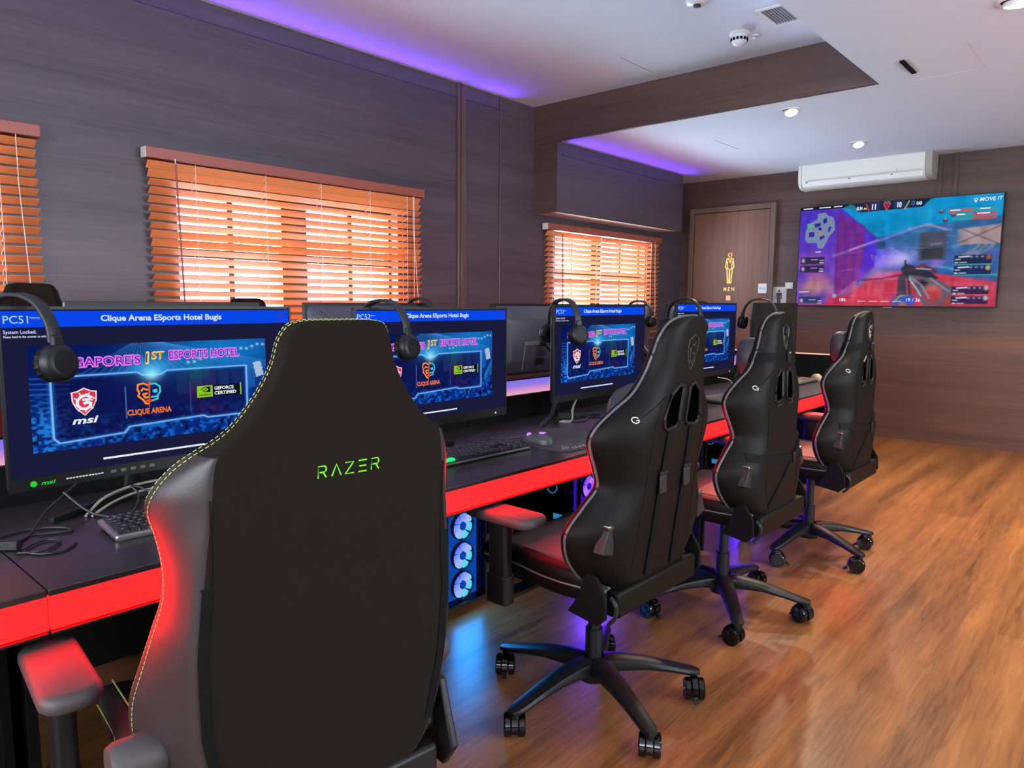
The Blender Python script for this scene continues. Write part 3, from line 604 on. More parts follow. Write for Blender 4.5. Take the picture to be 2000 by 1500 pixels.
def desk(lab, y0, y1, side, group):
    """side +1: viewer side, -1: window side"""
    xf = XF if side > 0 else 2*XM-XF; s = side
    o = thing('gaming_desk', lab, 'desk', (XM+s*.33,(y0+y1)/2,0), 0, group); ox, oy = XM+s*.33, (y0+y1)/2
    def bx(x0, x1, ya, yb, z0, z1, m, name, bev=.0015):
        b = MB(); b.box((min(x0,x1)-ox,ya-oy,z0),(max(x0,x1)-ox,yb-oy,z1), m); return b.build(name, o, bevel=bev)
    bx(XM+s*.022, xf, y0+.001, y1-.001, ZD-.012, ZD, m_desk, 'desktop')
    bx(xf-s*.014, xf-s*.001, y0+.002, y1-.002, .680, .7395, LED_RED, 'red_light_strip', 0)
    bx(xf-s*.03, xf-s*.0145, y0+.002, y1-.002, .676, .7395, m_deskedge, 'apron')
    bx(xf-s*.03, xf, y0+.002, y1-.002, .670, .6755, m_deskedge, 'lower_trim')
    la, lb = (.42,.05) if s > 0 else (.62,.48)
    bx(XM+s*la, XM+s*lb, y0+.012, y0+.032, 0.001, ZD-.0125, m_blkm, 'leg_panel'); bx(XM+s*la, XM+s*lb, y1-.032, y1-.012, 0.001, ZD-.0125, m_blkm, 'leg_panel')
    if s < 0: bx(XM-.47, XM-.455, y0+.033, y1-.033, 0.05, ZD-.0125, m_blkm, 'modesty_panel')  # unseen panel added to keep daylight out from under the desks
    return o
seam = [YB+.5, .355, 3.27, DE]
labs = ['black desk with red lit front at the far left edge of the photo', 'long black desk with red lit front in front of the green stitched chair', 'black desk with red lit front ending near the brown door']
for i in range(3):
    desk(labs[i], seam[i], seam[i+1], 1, 'viewer side desks')
    desk('black desk behind the screens on the window side, ' + ('left of the photo', 'below the wide blind', 'below the far blind')[i], seam[i], seam[i+1], -1, 'window side desks')
o = thing('desk_divider', 'low black divider with a lavender light bar between the two desk rows', 'divider', (XM,(seam[0]+DE)/2,ZD))
h_ = (DE-seam[0])/2; b = MB(); b.box((-.03,-h_,.0002),(.03,h_-.03,.100), m_blkm); b.box((-.017,-h_,.1625),(.017,h_-.03,.168), m_blkm); b.build('panel', o, bevel=.001)
b = MB(); b.box((-.016,-h_+.002,.1005),(.016,h_-.032,.162), m_lav); b.build('light_bar', o, smooth=False)
o = thing('desk_end_panel', 'low black panel with a pale lit top edge closing the far desk end', 'divider', (XM,DE-.026,ZD))
b = MB(); b.box((-.66,.002,.0002),(.66,.022,.155), m_blkm); b.build('panel', o, bevel=.001)
b = MB(); b.box((-.655,.004,.1555),(.655,.02,.163), glow('peach_led', (255,190,170), 1.2)); b.build('light_bar', o, smooth=False)
# ------------------------------------------------------------------ monitors
MX = -1.65
mons = [(.684,.868,'PC51','logo','big lit monitor nearest the viewer reading PC51'), (1.507,.865,'PC52',True,'lit monitor reading PC52 beside the green stitched chair'), (2.395,.875,'PC53',True,'lit monitor in the middle of the row left of the nearest shield chair'), (3.304,.887,'PC54',True,'smallest lit monitor, partly hidden by a shield chair'), (4.172,.89,None,False,'monitor with a dark unlit screen under the restroom plate')]
for y, z, num, led, lab in mons: monitor(lab, MX, y, z, PI/2, num, led, group='viewer side monitors')
for y, lab in ((.15,'far monitor left of the photo, back to the viewer'),(1.03,'dark monitor back just above the PC51 screen'),(1.84,'dark monitor back between the PC51 and PC52 screens'),(2.885,'grey monitor back with silver chevron lines, clear in view'),(3.72,'monitor back behind the middle lit screen'),(4.58,'monitor back behind the smallest lit screen')):
    monitor(lab, 2*XM-MX, y, .876, -PI/2, None, False, lit=False, group='window side monitors')
# ------------------------------------------------------------------ television
T = Ras(352, 200); U, V = T.U, T.V; n1 = vnoise(U,V,9,7,21); n2 = vnoise(U,V,26,20,22); n3 = vnoise(U,V,60,6,23)
T.a = np.zeros((200,352,3))+np.array([44,96,160])
T.poly([(.18,0),(1,0),(1,.2),(.72,.26),(.42,.34),(.30,.22),(.2,.1)], (12,150,212)); T.put((n1-.5)*1.2*(V<.35)*(U>.3), (60,180,230), .5)
T.poly([(.42,.34),(.72,.24),(1,.2),(1,.5),(.45,.5)], (52,104,158), .9); T.put((n2-.55)*2*(V>.25)*(V<.6)*(U>.4), (110,140,200), .5)
T.poly([(.40,.48),(1,.5),(1,.72),(.42,.62)], (66,100,178), .8)
T.blob(.46,.56,.12,.09,(180,150,255),.95); T.blob(.54,.55,.06,.05,(225,220,255),.8); T.blob(.4,.5,.1,.1,(90,70,240),.8)
T.poly([(0,0),(.21,0),(.42,.33),(.42,.62),(.30,.86),(.24,1),(0,1)], (86,52,196)); L_ = (U<.21+.2*np.clip(V/.35,0,1))&(U<.42)
T.put(L_*np.clip((n1-.45)*3,0,1)*np.clip((V-.25)*2,0,1), (196,110,150), .7); T.blob(.1,.82,.1,.08,(230,160,110),.75); T.blob(.08,.55,.1,.1,(200,110,160),.5); T.blob(.05,.1,.1,.2,(70,50,200),.7)
T.poly([(.21,.08),(.36,.22),(.36,.70),(.22,.9),(.205,.5)], (120,40,130), .75)
for k in range(6): T.line([(.222+.024*k,.12+.04*k),(.215+.024*k,.9-.03*k)], .012, (170,40,110) if k % 2 else (80,36,170), .55, .01)
T.poly([(.37,.3),(.43,.36),(.42,.6),(.33,.8),(.36,.5)], (78,44,226), .8)
T.poly([(.24,1),(.33,.84),(.42,.70),(.56,.66),(.75,.70),(1,.78),(1,1)], (214,58,84)); T.put((V>.68)*(U>.25)*np.clip((n3-.5)*3,0,1)*np.clip((V-.68)*8,0,1), (232,104,120), .5)
T.blob(.46,.7,.09,.05,(232,130,190),.8); T.line([(.36,.745),(.46,.735),(.56,.70)], .012, (120,16,50), .9); T.poly([(.16,1),(.2,.88),(.26,.9),(.32,.86),(.26,1)], (214,40,66), .8)
T.line([(.2,.50),(.45,.36),(.66,.24),(.78,.3)], .02, (150,150,230), .55, .01); T.line([(.28,.45),(.43,.36)], .008, (240,200,255), .9); T.line([(.58,.27),(.68,.24),(.76,.30)], .014, (200,160,170), .7)
for (p, q) in ((.5,.44),(.53,.47),(.6,.47),(.49,.53),(.46,.51),(.53,.53),(.4,.5)): T.line([(p,q),(p+.03,q+.03),(p+.01,q+.05),(p,q)], .006, (200,150,240), .8)
T.rect(.635,.31,.765,.57,(74,78,92),.92); T.rect(.65,.46,.75,.56,(52,54,60),.9); T.rect(.43,.38,.47,.45,(30,70,100),.7); T.line([(.69,.43),(.74,.42)], .006, (180,190,190), .8)
T.poly([(.81,.30),(1,.27),(1,.44),(.81,.44)], (176,150,150)); T.line([(.81,.43),(1,.28)], .006, (60,60,90)); T.line([(.83,.30),(.99,.44)], .006, (60,60,90)); T.blob(.8,.37,.03,.06,(60,110,160),.8)
for k in range(3): T.line([(.84+.03*k,.53),(.88+.03*k,.50),(.91+.03*k,.45)], .02, (150,150,150), .7)
T.line([(.70,.62),(1,.72)], .02, (60,190,200), .7, .01); T.blob(.72,.6,.03,.03,(190,100,210),.8)
# first person arms and gun (plain generic shapes)
T.poly([(.545,.72),(.575,.66),(.60,.70),(.62,.98),(.58,1),(.545,.9)], (70,66,82)); T.poly([(.555,.64),(.585,.60),(.62,.62),(.70,.68),(.74,.74),(.70,.77),(.60,.72),(.565,.70)], (54,52,66)); T.poly([(.60,.70),(.72,.74),(.80,.82),(.82,1),(.68,1),(.63,.86)], (104,96,112))
T.line([(.60,.74),(.64,.84),(.66,.9)], .014, (190,190,200)); T.line([(.585,.74),(.60,.96)], .016, (196,70,92)); T.line([(.64,.63),(.66,.61),(.69,.65),(.72,.67)], .03, (120,50,60)); T.line([(.63,.645),(.70,.655)], .010, (220,220,220),.9); T.line([(.575,.62),(.575,.57)], .016, (50,50,60))
T.blob(.715,.88,.045,.085,(196,60,62),1,2.5); T.blob(.715,.83,.03,.03,(230,130,120),.7); T.blob(.80,.96,.03,.06,(200,70,70),.9,2); T.blob(.565,.96,.05,.075,(60,92,196),1,3); T.line([(.53,.96),(.56,.90),(.60,.90),(.62,.96)], .014, (200,160,70)); T.blob(.66,.78,.03,.03,(36,30,40),.9,2)
def blur(a, n):
    for _ in range(n):
        p = np.pad(a, ((1,1),(1,1),(0,0)), 'edge'); a = (p[:-2,1:-1]+p[2:,1:-1]+p[1:-1,:-2]+p[1:-1,2:]+2*a)/6
    return a
G_ = (U > .545)&(V > .58)&(U < .84); sharp = T.a.copy(); T.a = blur(T.a, 3); T.a = np.where(G_[...,None], blur(sharp, 1), T.a)
q1 = vnoise(U,V,40,9,31); q2 = vnoise(U,V,16,50,32); T.a = np.clip(T.a*(.88+.16*q1+.08*q2)[...,None]+((n2-.5)*18)[...,None]*np.array([.8,.6,1]), 0, 255)
for k in range(26):
    r_ = rng.random(6); T.line([(.2+.75*r_[0],.3+.6*r_[1]),(.2+.75*r_[0]+.03+.12*r_[2],.3+.6*r_[1]-.03+.05*r_[3])], .004+.006*r_[4], [(190,150,250),(90,150,230),(240,150,170)][k % 3], .28, .006)
T.blob(.60,.95,.035,.06,(50,90,210),1,3); T.blob(.575,.985,.02,.03,(190,160,60),.8,2); T.line([(.60,.72),(.66,.80),(.70,.92)], .02, (150,146,160), .8, .01); T.line([(.70,.74),(.79,.86)], .016, (150,150,166), .8, .01)
# map and heads-up display
mp = [(.10,.07),(.14,.06),(.16,.10),(.185,.11),(.195,.16),(.20,.24),(.17,.30),(.15,.38),(.14,.42),(.11,.42),(.10,.36),(.05,.36),(.035,.33),(.035,.24),(.045,.2),(.04,.17),(.075,.15),(.10,.12)]
T.poly(mp, (128,150,182), .95)
for q in ([(.08,.17),(.12,.16),(.12,.19),(.09,.21)],[(.13,.13),(.15,.11),(.155,.16),(.135,.18)],[(.055,.25),(.085,.25),(.085,.30),(.055,.30)],[(.11,.20),(.13,.22),(.12,.24),(.105,.23)],[(.165,.20),(.18,.21),(.17,.26),(.16,.25)],[(.115,.30),(.14,.28),(.145,.31),(.12,.34)]): T.poly(q, (46,36,150), .95)
T.blob(.125,.27,.018,.03,(170,140,140),.9,3); T.blob(.058,.19,.014,.026,(70,210,120),.95,2)
T.rect(0,0,.27,.03,(14,16,44),.95); T.poly([(.28,0),(.68,0),(.64,.075),(.32,.085)], (20,34,64), .96); T.poly([(.24,.02),(.29,.0),(.33,.085)], (40,120,150), .9)
T.line([(.36,.01),(.375,.08)], .012, (210,60,80)); T.line([(.575,.01),(.555,.08)], .010, (220,200,110)); T.rect(.375,.0,.43,.085,(44,56,100),.9); T.rect(.50,0,.555,.075,(40,60,96),.9)
for i, (l, r_) in enumerate((((226,96,80),(54,170,170)),((60,170,170),(212,90,76)),((60,170,170),(212,90,76)))):
    v = .115+.038*i; T.rect(.76+.02*(i > 0),v,.87,v+.03,l,.85); T.rect(.87,v,.975,v+.03,r_,.85)
for p in ((.73,.13),(.785,.165),(.75,.21)): T.blob(*p,.012,.02,(70,50,60),.95,2); T.blob(p[0],p[1]-.01,.007,.01,(210,180,160),.9)
for v, c in ((.535,(26,40,74)),(.63,(26,40,84))): T.rect(.805,v,.97,v+.078,c,.93); T.line([(.805,v+.082),(.97,v+.082)], .007, (70,200,170))
for v, c in ((.815,(40,34,76)),(.905,(44,34,80))): T.rect(.80,v,.965,v+.07,c,.9); T.line([(.80,v+.073),(.965,v+.073)], .007, (220,80,100))
for v, c in ((.555,(190,90,70)),(.65,(210,190,110)),(.83,(200,190,170)),(.92,(200,200,200))): T.blob(.955,v,.012,.024,c,.95,2)
for v in (.55,.645,.83,.92):
    T.line([(.825,v),(.87,v-.004)], .012, (225,230,235)); T.line([(.81,v+.022),(.83,v+.022)], .01, (200,210,220)); T.line([(.81,v+.05),(.82,v+.05)], .012, (220,225,235)); T.line([(.83,v+.05),(.86,v+.05)], .008, (200,205,215))
    for k in range(3): T.blob(.88+.024*k,v,.006,.008,(190,190,210),.9)
for v in (.505,.59): T.rect(.015,v,.15,v+.07,(40,36,66),.88); T.line([(.02,v+.073),(.15,v+.073)], .005, (150,60,80))
T.rect(.015,.91,.14,.975,(34,60,90),.8)
for v in (.52,.605,.93):
    T.blob(.03,v+.02,.01,.022,(200,200,220),.9,2); T.line([(.075,v+.012),(.11,v+.012)], .008, (190,190,210)); T.line([(.125,v+.022),(.145,v+.022)], .008, (220,220,230)); T.line([(.125,v+.045),(.145,v+.045)], .010, (220,220,230))
T.blob(.215,.90,.014,.022,(150,190,220),.95,3)
for k in range(4): T.line([(.345+.06*k,.955),(.385+.06*k,.953)], .008, (230,210,220), .9)
T.line([(.015,.86),(.07,.858)], .01, (220,220,230)); T.line([(.10,.455),(.125,.453)], .012, (220,210,230)); T.line([(.0,.985),(1,.985)], .03, (190,50,70), .35); T.a = T.a*.92+np.array([120,112,150])*.07  # last step mixes the bright screen's haze into the picture colours
TW, TH = 1.69, .968
tv = thing('television', 'wall mounted television showing a colourful shooting match', 'television', (-1.868,7.31,1.228))
b = MB(); b.prism(rrect(-TW/2,0,TW/2,TH,.006,3), .002, .045, m_blk); b.prism([(-.5,.15),(.5,.15),(.5,.8),(-.5,.8)], .0455, .107, m_blkm); b.build('housing', tv, bevel=.002)
b = MB()
for p in ([(-TW/2,0),(TW/2,0),(TW/2,.012),(-TW/2,.012)], [(-TW/2,TH-.007),(TW/2,TH-.007),(TW/2,TH),(-TW/2,TH)], [(-TW/2,.012),(-TW/2+.007,.012),(-TW/2+.007,TH-.007),(-TW/2,TH-.007)], [(TW/2-.007,.012),(TW/2,.012),(TW/2,TH-.007),(TW/2-.007,TH-.007)]): b.prism(p, -.001, .0018, m_blk)
b.box((-.035,-.002,-.006),(.035,.012,-.0003), m_silver)
b.build('bezel', tv, smooth=False)
b = MB(); cols = grid_screen(b, T, -TW/2+.007, TH-.007, TW/2-.007, .012, .0012, m_img)
tx = lambda u: -TW/2+TW*u
tz = lambda v: TH*(1-v)
y = .0004
b.text('11', tx(.40), tz(.07), .048, y, m_wht, 'CENTER', .04, .034); b.text('10', tx(.527), tz(.065), .044, y, m_wht, 'CENTER', .04, .036); b.text('GLN', tx(.325), tz(.066), .028, y, m_wht, 'CENTER', .04, .052); b.text('GAD', tx(.622), tz(.055), .026, y, m_wht, 'CENTER', .04, .046)
b.prism([(tx(.345),tz(.065)),(tx(.365),tz(.065)),(tx(.362),tz(.05)),(tx(.35),tz(.048))], y, y+.0003, E('tv_yellow', (240,200,90)))
for pts, w in (([(tx(.447),tz(.025)),(tx(.483),tz(.025)),(tx(.465),tz(.085)),(tx(.447),tz(.025))],.008),): b.stroke(pts, w, y, E('tv_red', (232,60,84)))
b.stroke(circ(tx(.465),tz(.045),.010,10)+[(tx(.465)+.01,tz(.045))], .004, y, MATS['tv_red']); b.text('MATCH', tx(.465), tz(.012), .012, y, m_wht, 'CENTER', .03, .05)
b.stroke([(tx(.587),tz(.055)),(tx(.587),tz(.025)),(tx(.598),tz(.02)),(tx(.598),tz(.05)),(tx(.587),tz(.055))], .004, y, E('tv_blue', (90,150,230)))
b.text('MOVE IT', tx(.895), tz(.066), .030, y, m_wht, 'LEFT', .012, .165, .15); gx, gz = tx(.878), tz(.055)
b.stroke(circ(gx,gz+.006,.011,12)+[(gx+.011,gz+.006)], .005, y, m_wht); b.stroke([(gx-.008,gz-.002),(gx,gz-.018),(gx+.008,gz-.002)], .005, y, m_wht)
b.text('186', tx(.265), tz(.945), .030, y, m_wht, 'CENTER', .01); b.text('19 / 36', tx(.625), tz(.945), .030, y, m_wht, 'CENTER', .01)
for u, v, n in ((.02,.018,6),(.11,.018,7),(.19,.016,5),(.77,.13,5),(.90,.13,5),(.80,.17,4),(.89,.17,6)):
    for k in range(n): b.stroke([(tx(u+.009*k),tz(v)),(tx(u+.009*k+.006),tz(v))], .009, y, m_wht)
sc = b.build('screen', tv, smooth='flatscreen'); colour(sc, 0, cols)
# ------------------------------------------------------------------ headphones
def headphones(lab, x, y, z, rz, spread=.088, flip=0, group='headphones hung on the monitors', cushion=m_blk):
    """band arcs in the local y-z plane (front cup at -y); origin on top of the monitor edge it hangs from"""
    o = thing('headphones', lab, 'headphones', (x,y,z), rz, group); s = spread
    pts = bez([(0,-s-.004,-.075),(0,-s*.98,-.04),(0,-s*.62,.0),(0,0,.014),(0,s*.62,.0),(0,s*.98,-.04),(0,s+.004,-.075)], 8)
    b = MB(); R = []
    for i, p in enumerate(pts):
        q0, q1 = Vector(pts[max(i-1,0)]), Vector(pts[min(i+1,len(pts)-1)]); t = (q1-q0).normalized(); n = Vector((0,t.z,-t.y)); w, th = .013, .0045; p = Vector(p)+Vector((0,0,.0065))
        R.append([tuple(p+Vector((a*w,0,0))+n*c*th) for a, c in ((-1,-.6),(-.8,-1),(.8,-1),(1,-.6),(1,.6),(.8,1),(-.8,1),(-1,.6))])
    b.ring(R, m_dgrey); b.build('headband', o, auto=60)
    for sg in (-1, 1):
        b = MB(); b.box((-.011,sg*(s+.009)-.006,-.105),(.011,sg*(s+.009)+.006,-.055), m_blk); b.build('slider', o, bevel=.003)
        b = MB(); pr = [(.001,.016),(.026,.016),(.034,.011),(.037,.004),(.037,-.006),(.033,-.010),(.001,-.010)]
        b.M = Matrix.Translation((0,sg*(s+.012),-.108)) @ Matrix.Rotation(math.radians(8*sg),4,'X') @ Matrix.Scale(sg,4,(0,1,0))
        b.lathe(pr, m_blk, 28, 'y'); b.lathe([(.001,.0165),(.022,.0165),(.023,.0172),(.001,.0176)], mat('cup_face', (10,10,11), .5, 0, .2), 24, 'y'); cup = b.build('ear_cup', o)
        b = MB(); b.M = Matrix.Translation((0,sg*(s+.012),-.108)) @ Matrix.Rotation(math.radians(8*sg),4,'X') @ Matrix.Scale(sg,4,(0,1,0))
        R = []
        for k in range(36):                          # pleated cushion torus
            a = 2*PI*k/36; rr = .026; e = .0105 if k % 2 else .0085
            R.append([((rr+e*math.cos(q)*1.05)*math.cos(a), -.019+e*math.sin(q), (rr+e*math.cos(q)*1.05)*math.sin(a)) for q in [2*PI*j/8 for j in range(8)]])
        b.ring(R, m_leather, closed=True); b.build('ear_cushion', cup)
    return o
for x, y, z, lab, tw in ((MX,.402,1.236,'black headphones hanging over the left corner of the PC51 screen',24),(MX,1.285,1.231,'black headphones on the PC52 screen, half hidden by the stitched chair',8),(MX,2.125,1.241,'black headphones with both cups in view on the PC53 screen',-17),(MX,3.04,1.253,'headphones on the screen partly hidden by the nearest shield chair',-6),(MX,3.90,1.256,'headphones on the left edge of the dark unlit screen',4)):
    headphones(lab, x+.008, y, z, PI/2+math.radians(tw))
for y, lab in ((2.12,'headphones topping the far monitor behind the PC52 screen'),(3.945,'headphones topping the far monitor behind the PC53 screen'),(4.80,'headphones topping the far monitor behind the PC54 screen')):
    headphones(lab, 2*XM-MX-.008, y, 1.242, -PI/2, group='headphones on the window side monitors')
# ------------------------------------------------------------------ keyboards, mice, pads
m_key = mat('black_keycap', (30,29,30), .38); m_keyl = mat('worn_keycap', (96,86,76), .45)
m_kled = glow('key_purple_led', (150,110,255), 1.2); m_kgr = glow('key_green_led', (40,230,120), 1.2); m_kbl = glow('key_blue_led', (50,90,255), 1.4)
def key_mesh(w, m, name, legend=None):
    b = MB(); R = []
    for z, s, e in ((0,1,0),(.006,.93,0),(.0075,.82,.001)):
        R.append([(p[0]+0,p[1]+e,z) for p in rrect(-w/2*s,-.0085*s,w/2*s,.0085*s,.0018,2)])
    b.ring(R, m)
    if legend: b.box((-.0035,.0,.0076),(.0015,.003,.0078), legend)
    me = b.build(name); d = me.data; bpy.data.objects.remove(me); return d
KM = {}
ROWS = [[1]*1+[.5]+[1]*4+[.3]+[1]*4+[.3]+[1]*4+[.3]+[1]*3, [1]*13+[2]+[.25]+[1]*3+[.25]+[1]*4, [1.5]+[1]*12+[1.5]+[.25]+[1]*3+[.25]+[1]*4, [1.75]+[1]*11+[2.25]+[3.5]+[1]*3, [2.25]+[1]*10+[2.75]+[1.25]+[1]+[1.25]+[1]*4, [1.25]*3+[6.25]+[1.25]*4+[.25]+[1]*3+[.25]+[2]+[1]*2]
GAP = {0:{1,6,11,16},1:{14,18},2:{14,18},3:{13},4:{12,14},5:{8,12}}
def keyboard(lab, x, y, rz, base, keym, detail=True, z=ZD, lights=(), edge=None):
    o = thing('keyboard', lab, 'keyboard', (x,y,z), rz, 'keyboards on the viewer side desks'); Wk, Dk = .41, .128
    b = MB(); b.M = Matrix.Rotation(math.radians(3),4,'X')
    b.ring([[(p[0],p[1],h) for p in rrect(-Wk/2*s,-Dk/2*s,Wk/2*s,Dk/2*s,.006,3)] for h, s in ((.004,.985),(.008,1),(.0145,1),(.016,.99))], base)
    b.build('case', o)
    b = MB(); b.box((-.19,.05,0.0002),(-.16,.06,.0075), m_blk); b.box((.16,.05,.0002),(.19,.06,.0075), m_blk); b.box((-.19,-.058,.0002),(-.16,-.05,.003), m_blk); b.box((.16,-.058,.0002),(.19,-.05,.003), m_blk); b.build('foot', o)
    if edge:
        b = MB(); b.M = Matrix.Rotation(math.radians(3),4,'X'); b.box((-Wk/2+.004,-Dk/2-.0015,.009),(Wk/2-.004,-Dk/2+.0005,.015), edge); b.build('front_edge', o)
    mb = None if detail else MB(); u = (Wk-.018)/sum(ROWS[1])
    M = Matrix.Rotation(math.radians(3),4,'X')
    n = 0
    for r, row in enumerate(ROWS):
        cx = -Wk/2+.009; cy = Dk/2-.017-r*.0188-(.004 if r else 0)*0
        for c, w in enumerate(row):
            if c not in GAP.get(r, ()):
                p = M @ Vector((cx+w*u/2, cy, .0162)); mm = keym
                if (r, c) in lights or c in lights: mm = dict(lights).get((r,c), keym) if isinstance(lights, dict) else keym
                if detail:
                    key = (round(w,2), mm.name)
                    if key not in KM: KM[key] = key_mesh(w*u-.0012, mm, 'key', mat('key_legend', (150,148,146), .5))
                    k = bpy.data.objects.new('key', KM[key]); C.objects.link(k); k.parent = o; k.location = p; k.rotation_euler = (math.radians(3),0,0); n += 1
                else:
                    mb.M = Matrix.Translation(p) @ M
                    ww = w*u/2-.0007; mb.ring([[(a*ww*s,d*.0082*s,h) for a, d in ((-1,-1),(1,-1),(1,1),(-1,1))] for h, s in ((0,1),(.0072,.84))], mm)
            cx += w*u
    if not detail: mb.build('keycaps', o, smooth=False)
    return o
purp = {(1,0):m_kled,(1,1):m_kled,(1,2):m_kled,(1,3):m_kled,(5,1):m_kgr,(5,2):m_kgr,(4,0):m_kgr}
keyboard('silver framed keyboard left of the green stitched chair', -1.61, .735, PI/2-.06, m_silver, m_key)
keyboard('black keyboard glowing green in front of the PC52 screen', -1.62, 1.632, PI/2-.02, m_blk, m_key, lights=purp, edge=m_silver)
keyboard('keyboard mostly hidden behind the nearest shield chair', -1.70, 2.86, PI/2+.03, m_blk, m_key, False, lights={(r,c):m_kbl for r in range(5) for c in range(3)})
keyboard('tan keyboard seen right of the nearest shield chair', -1.63, 3.53, PI/2, m_dgrey, m_keyl, False)
keyboard('keyboard in front of the dark unlit screen', -1.66, 4.56, PI/2, m_dgrey, m_keyl, False)
def pad(lab, x, y, w, d, rz=PI/2, m=None, logo=False, z=ZD):
    o = thing('mouse_pad', lab, 'mouse pad', (x,y,z), rz, None)
    b = MB(); b.prism(rrect(-w/2,-d/2,w/2,d/2,.035,6), .0002, .003, m or mat('cloth_mouse_pad', (58,54,56), .8), 'xy'); b.build('mat', o)
    if logo:
        b = MB(); k = mat('pad_print', (150,146,150), .7)
        def ln(p, q, w_): 
            d_ = (Vector(q)-Vector(p)).normalized(); n = Vector((-d_.y,d_.x))*w_/2; P, Q = Vector(p), Vector(q)
            b.add([(*(P+n),.0033),(*(P-n),.0033),(*(Q-n),.0033),(*(Q+n),.0033)], [(0,1,2,3)], k)
        for i in range(4): ln((-w/2+.022+.011*i,-d/2+.028),(-w/2+.07+.006*i,-d/2+.075-.004*i),.003)
        for i in range(4): ln((-w/2+.075+.02*i,-d/2+.026),(-w/2+.088+.02*i,-d/2+.044),.006)
        ln((-w/2+.07,-d/2+.022),(-w/2+.16,-d/2+.022),.006); ln((-w/2+.02,-d/2+.1),(w/2-.1,-d/2+.03),.0015)
        b.build('pad_print', o, smooth='flatscreen')
    return o
def mouse(lab, x, y, rz, z, body, led, cab=True):
    o = thing('computer_mouse', lab, 'computer mouse', (x,y,z), rz, None)
    b = MB(); R = []
    for i in range(13):
        t = i/12; yy = -.062+.124*t; w = .031*max(.05,(1-abs(2*t-1)**3.2))**.5*(1-.12*math.sin(PI*t)); h = .040*max(.04,math.sin(PI*(t*.82+.1)))**.8*(1.05-.35*t)
        R.append([(w*math.copysign(abs(math.cos(a))**.8,math.cos(a)),yy,.0012+h*max(0,math.sin(a))**.85) for a in [PI*k/14 for k in range(15)]])
    b.ring(R, body); b.build('shell', o, auto=60)
    b = MB(); b.lathe([(.001,-.004),(.008,-.004),(.009,0),(.008,.004),(.001,.004)], led or m_blk, 16, 'x', (0,.034,.026)); b.build('scroll_wheel', o)
    if led:
        b = MB(); b.prism([(-.012,-.028),(.012,-.028),(.008,-.012),(0,-.006),(-.008,-.012)], .0375, .0400, led, 'xy'); b.build('palm_light', o, smooth=False)
    if cab:
        b = MB(); b.tube(bez([(0,.061,.008),(.01,.10,.004),(-.05,.16,.003),(-.02,.22,.003)], 8), .0017, m_cable, 6); b.build('cable', o)
    return o
m_plight = glow('mouse_purple_led', (190,120,255), 1.6)
m_mouse = mat('charcoal_mouse', (70,66,68), .4)
pad('black mouse pad with pale logo print beside the green lit keyboard', -1.585, 2.055, .37, .32, PI/2, None, True)
pad('grey mouse pad on the desk just beyond the tan keyboard', -1.545, 3.86, .2, .26)
pad('mouse pad near the far end of the desk', -1.56, 4.90, .24, .28, PI/2, mat('lavender_pad', (96,90,104), .7))
mouse('dark mouse with purple lights on the logo mouse pad', -1.595, 1.925, PI/2+.15, ZD+.003, m_mouse, m_plight)
mouse('pale beige mouse at the far end of the desk', -1.665, 4.93, PI/2-.9, ZD+.0005, mat('beige_mouse', (150,132,104), .45), None, False)
# ------------------------------------------------------------------ loose cables on the desktop
def cable(lab, pts, r, m, plug=None, name='cable'):
    o = None; b = MB(); b.tube(bez(pts, 8), r, m, 8)
    o = b.build(name); tag(o, lab, 'cable')
    if plug:
        q = MB(); q.M = Matrix.Translation(plug[0]) @ Matrix.Rotation(plug[1],4,'Z'); q.box((-.011,-.02,-.008),(.011,.02,.010), m_dgrey); q.box((-.006,.0201,-.003),(.006,.031,.004), m_silver); q.build('plug', o, bevel=.002)
    return o
z0 = ZD+.0035
cable('dark USB cable with a grey plug at the left edge of the desk', [(-1.88,.56,z0+.06),(-1.80,.47,z0+.025),(-1.73,.42,z0),(-1.69,.385,z0+.004)], .0028, m_cable, ((-1.665,.368,z0+.006),2.4))
cable('thin looped cable coiled beside the grey plug', [(-1.62,.37,z0),(-1.60,.41,z0),(-1.64,.45,z0),(-1.67,.43,z0),(-1.63,.385,z0),(-1.585,.40,z0-.001),(-1.575,.44,z0-.001),(-1.61,.47,z0-.001)], .0022, m_cable)
cable('pale cable arching under the PC51 screen', [(-1.79,.545,z0),(-1.83,.60,z0+.025),(-1.86,.68,z0+.035),(-1.88,.78,z0+.03),(-1.92,.9,z0)], .0032, m_cableg)
cable('second pale cable arching just below the first', [(-1.78,.555,z0),(-1.81,.61,z0+.015),(-1.84,.68,z0+.022),(-1.87,.78,z0+.016),(-1.93,.93,z0)], .003, m_cableg)
cable('black cable looping down to the silver framed keyboard', [(-1.85,.52,z0+.05),(-1.78,.56,z0+.004),(-1.74,.62,z0),(-1.77,.655,z0+.03),(-1.80,.65,z0+.05),(-1.77,.68,z0+.035),(-1.73,.70,z0+.004)], .0028, m_cable)
cable('black cable lying along the back of the PC51 desk', [(-1.70,.30,z0),(-1.77,.40,z0),(-1.75,.47,z0),(-1.70,.49,z0),(-1.72,.43,z0)], .0024, m_cable)
cable('small bent cable standing behind the green lit keyboard', [(-1.80,1.78,z0),(-1.78,1.84,z0+.02),(-1.74,1.86,z0+.004),(-1.70,1.88,z0)], .002, m_cable)
cable('pale cable bundle dropping below the PC53 screen', [(-1.84,2.50,z0+.1),(-1.81,2.42,z0+.05),(-1.79,2.38,z0+.002),(-1.82,2.34,z0)], .0035, m_cableg)
cable('second pale cable dropping below the PC53 screen', [(-1.86,2.54,z0+.1),(-1.83,2.44,z0+.045),(-1.80,2.40,z0+.003),(-1.83,2.37,z0)], .003, m_cableg)
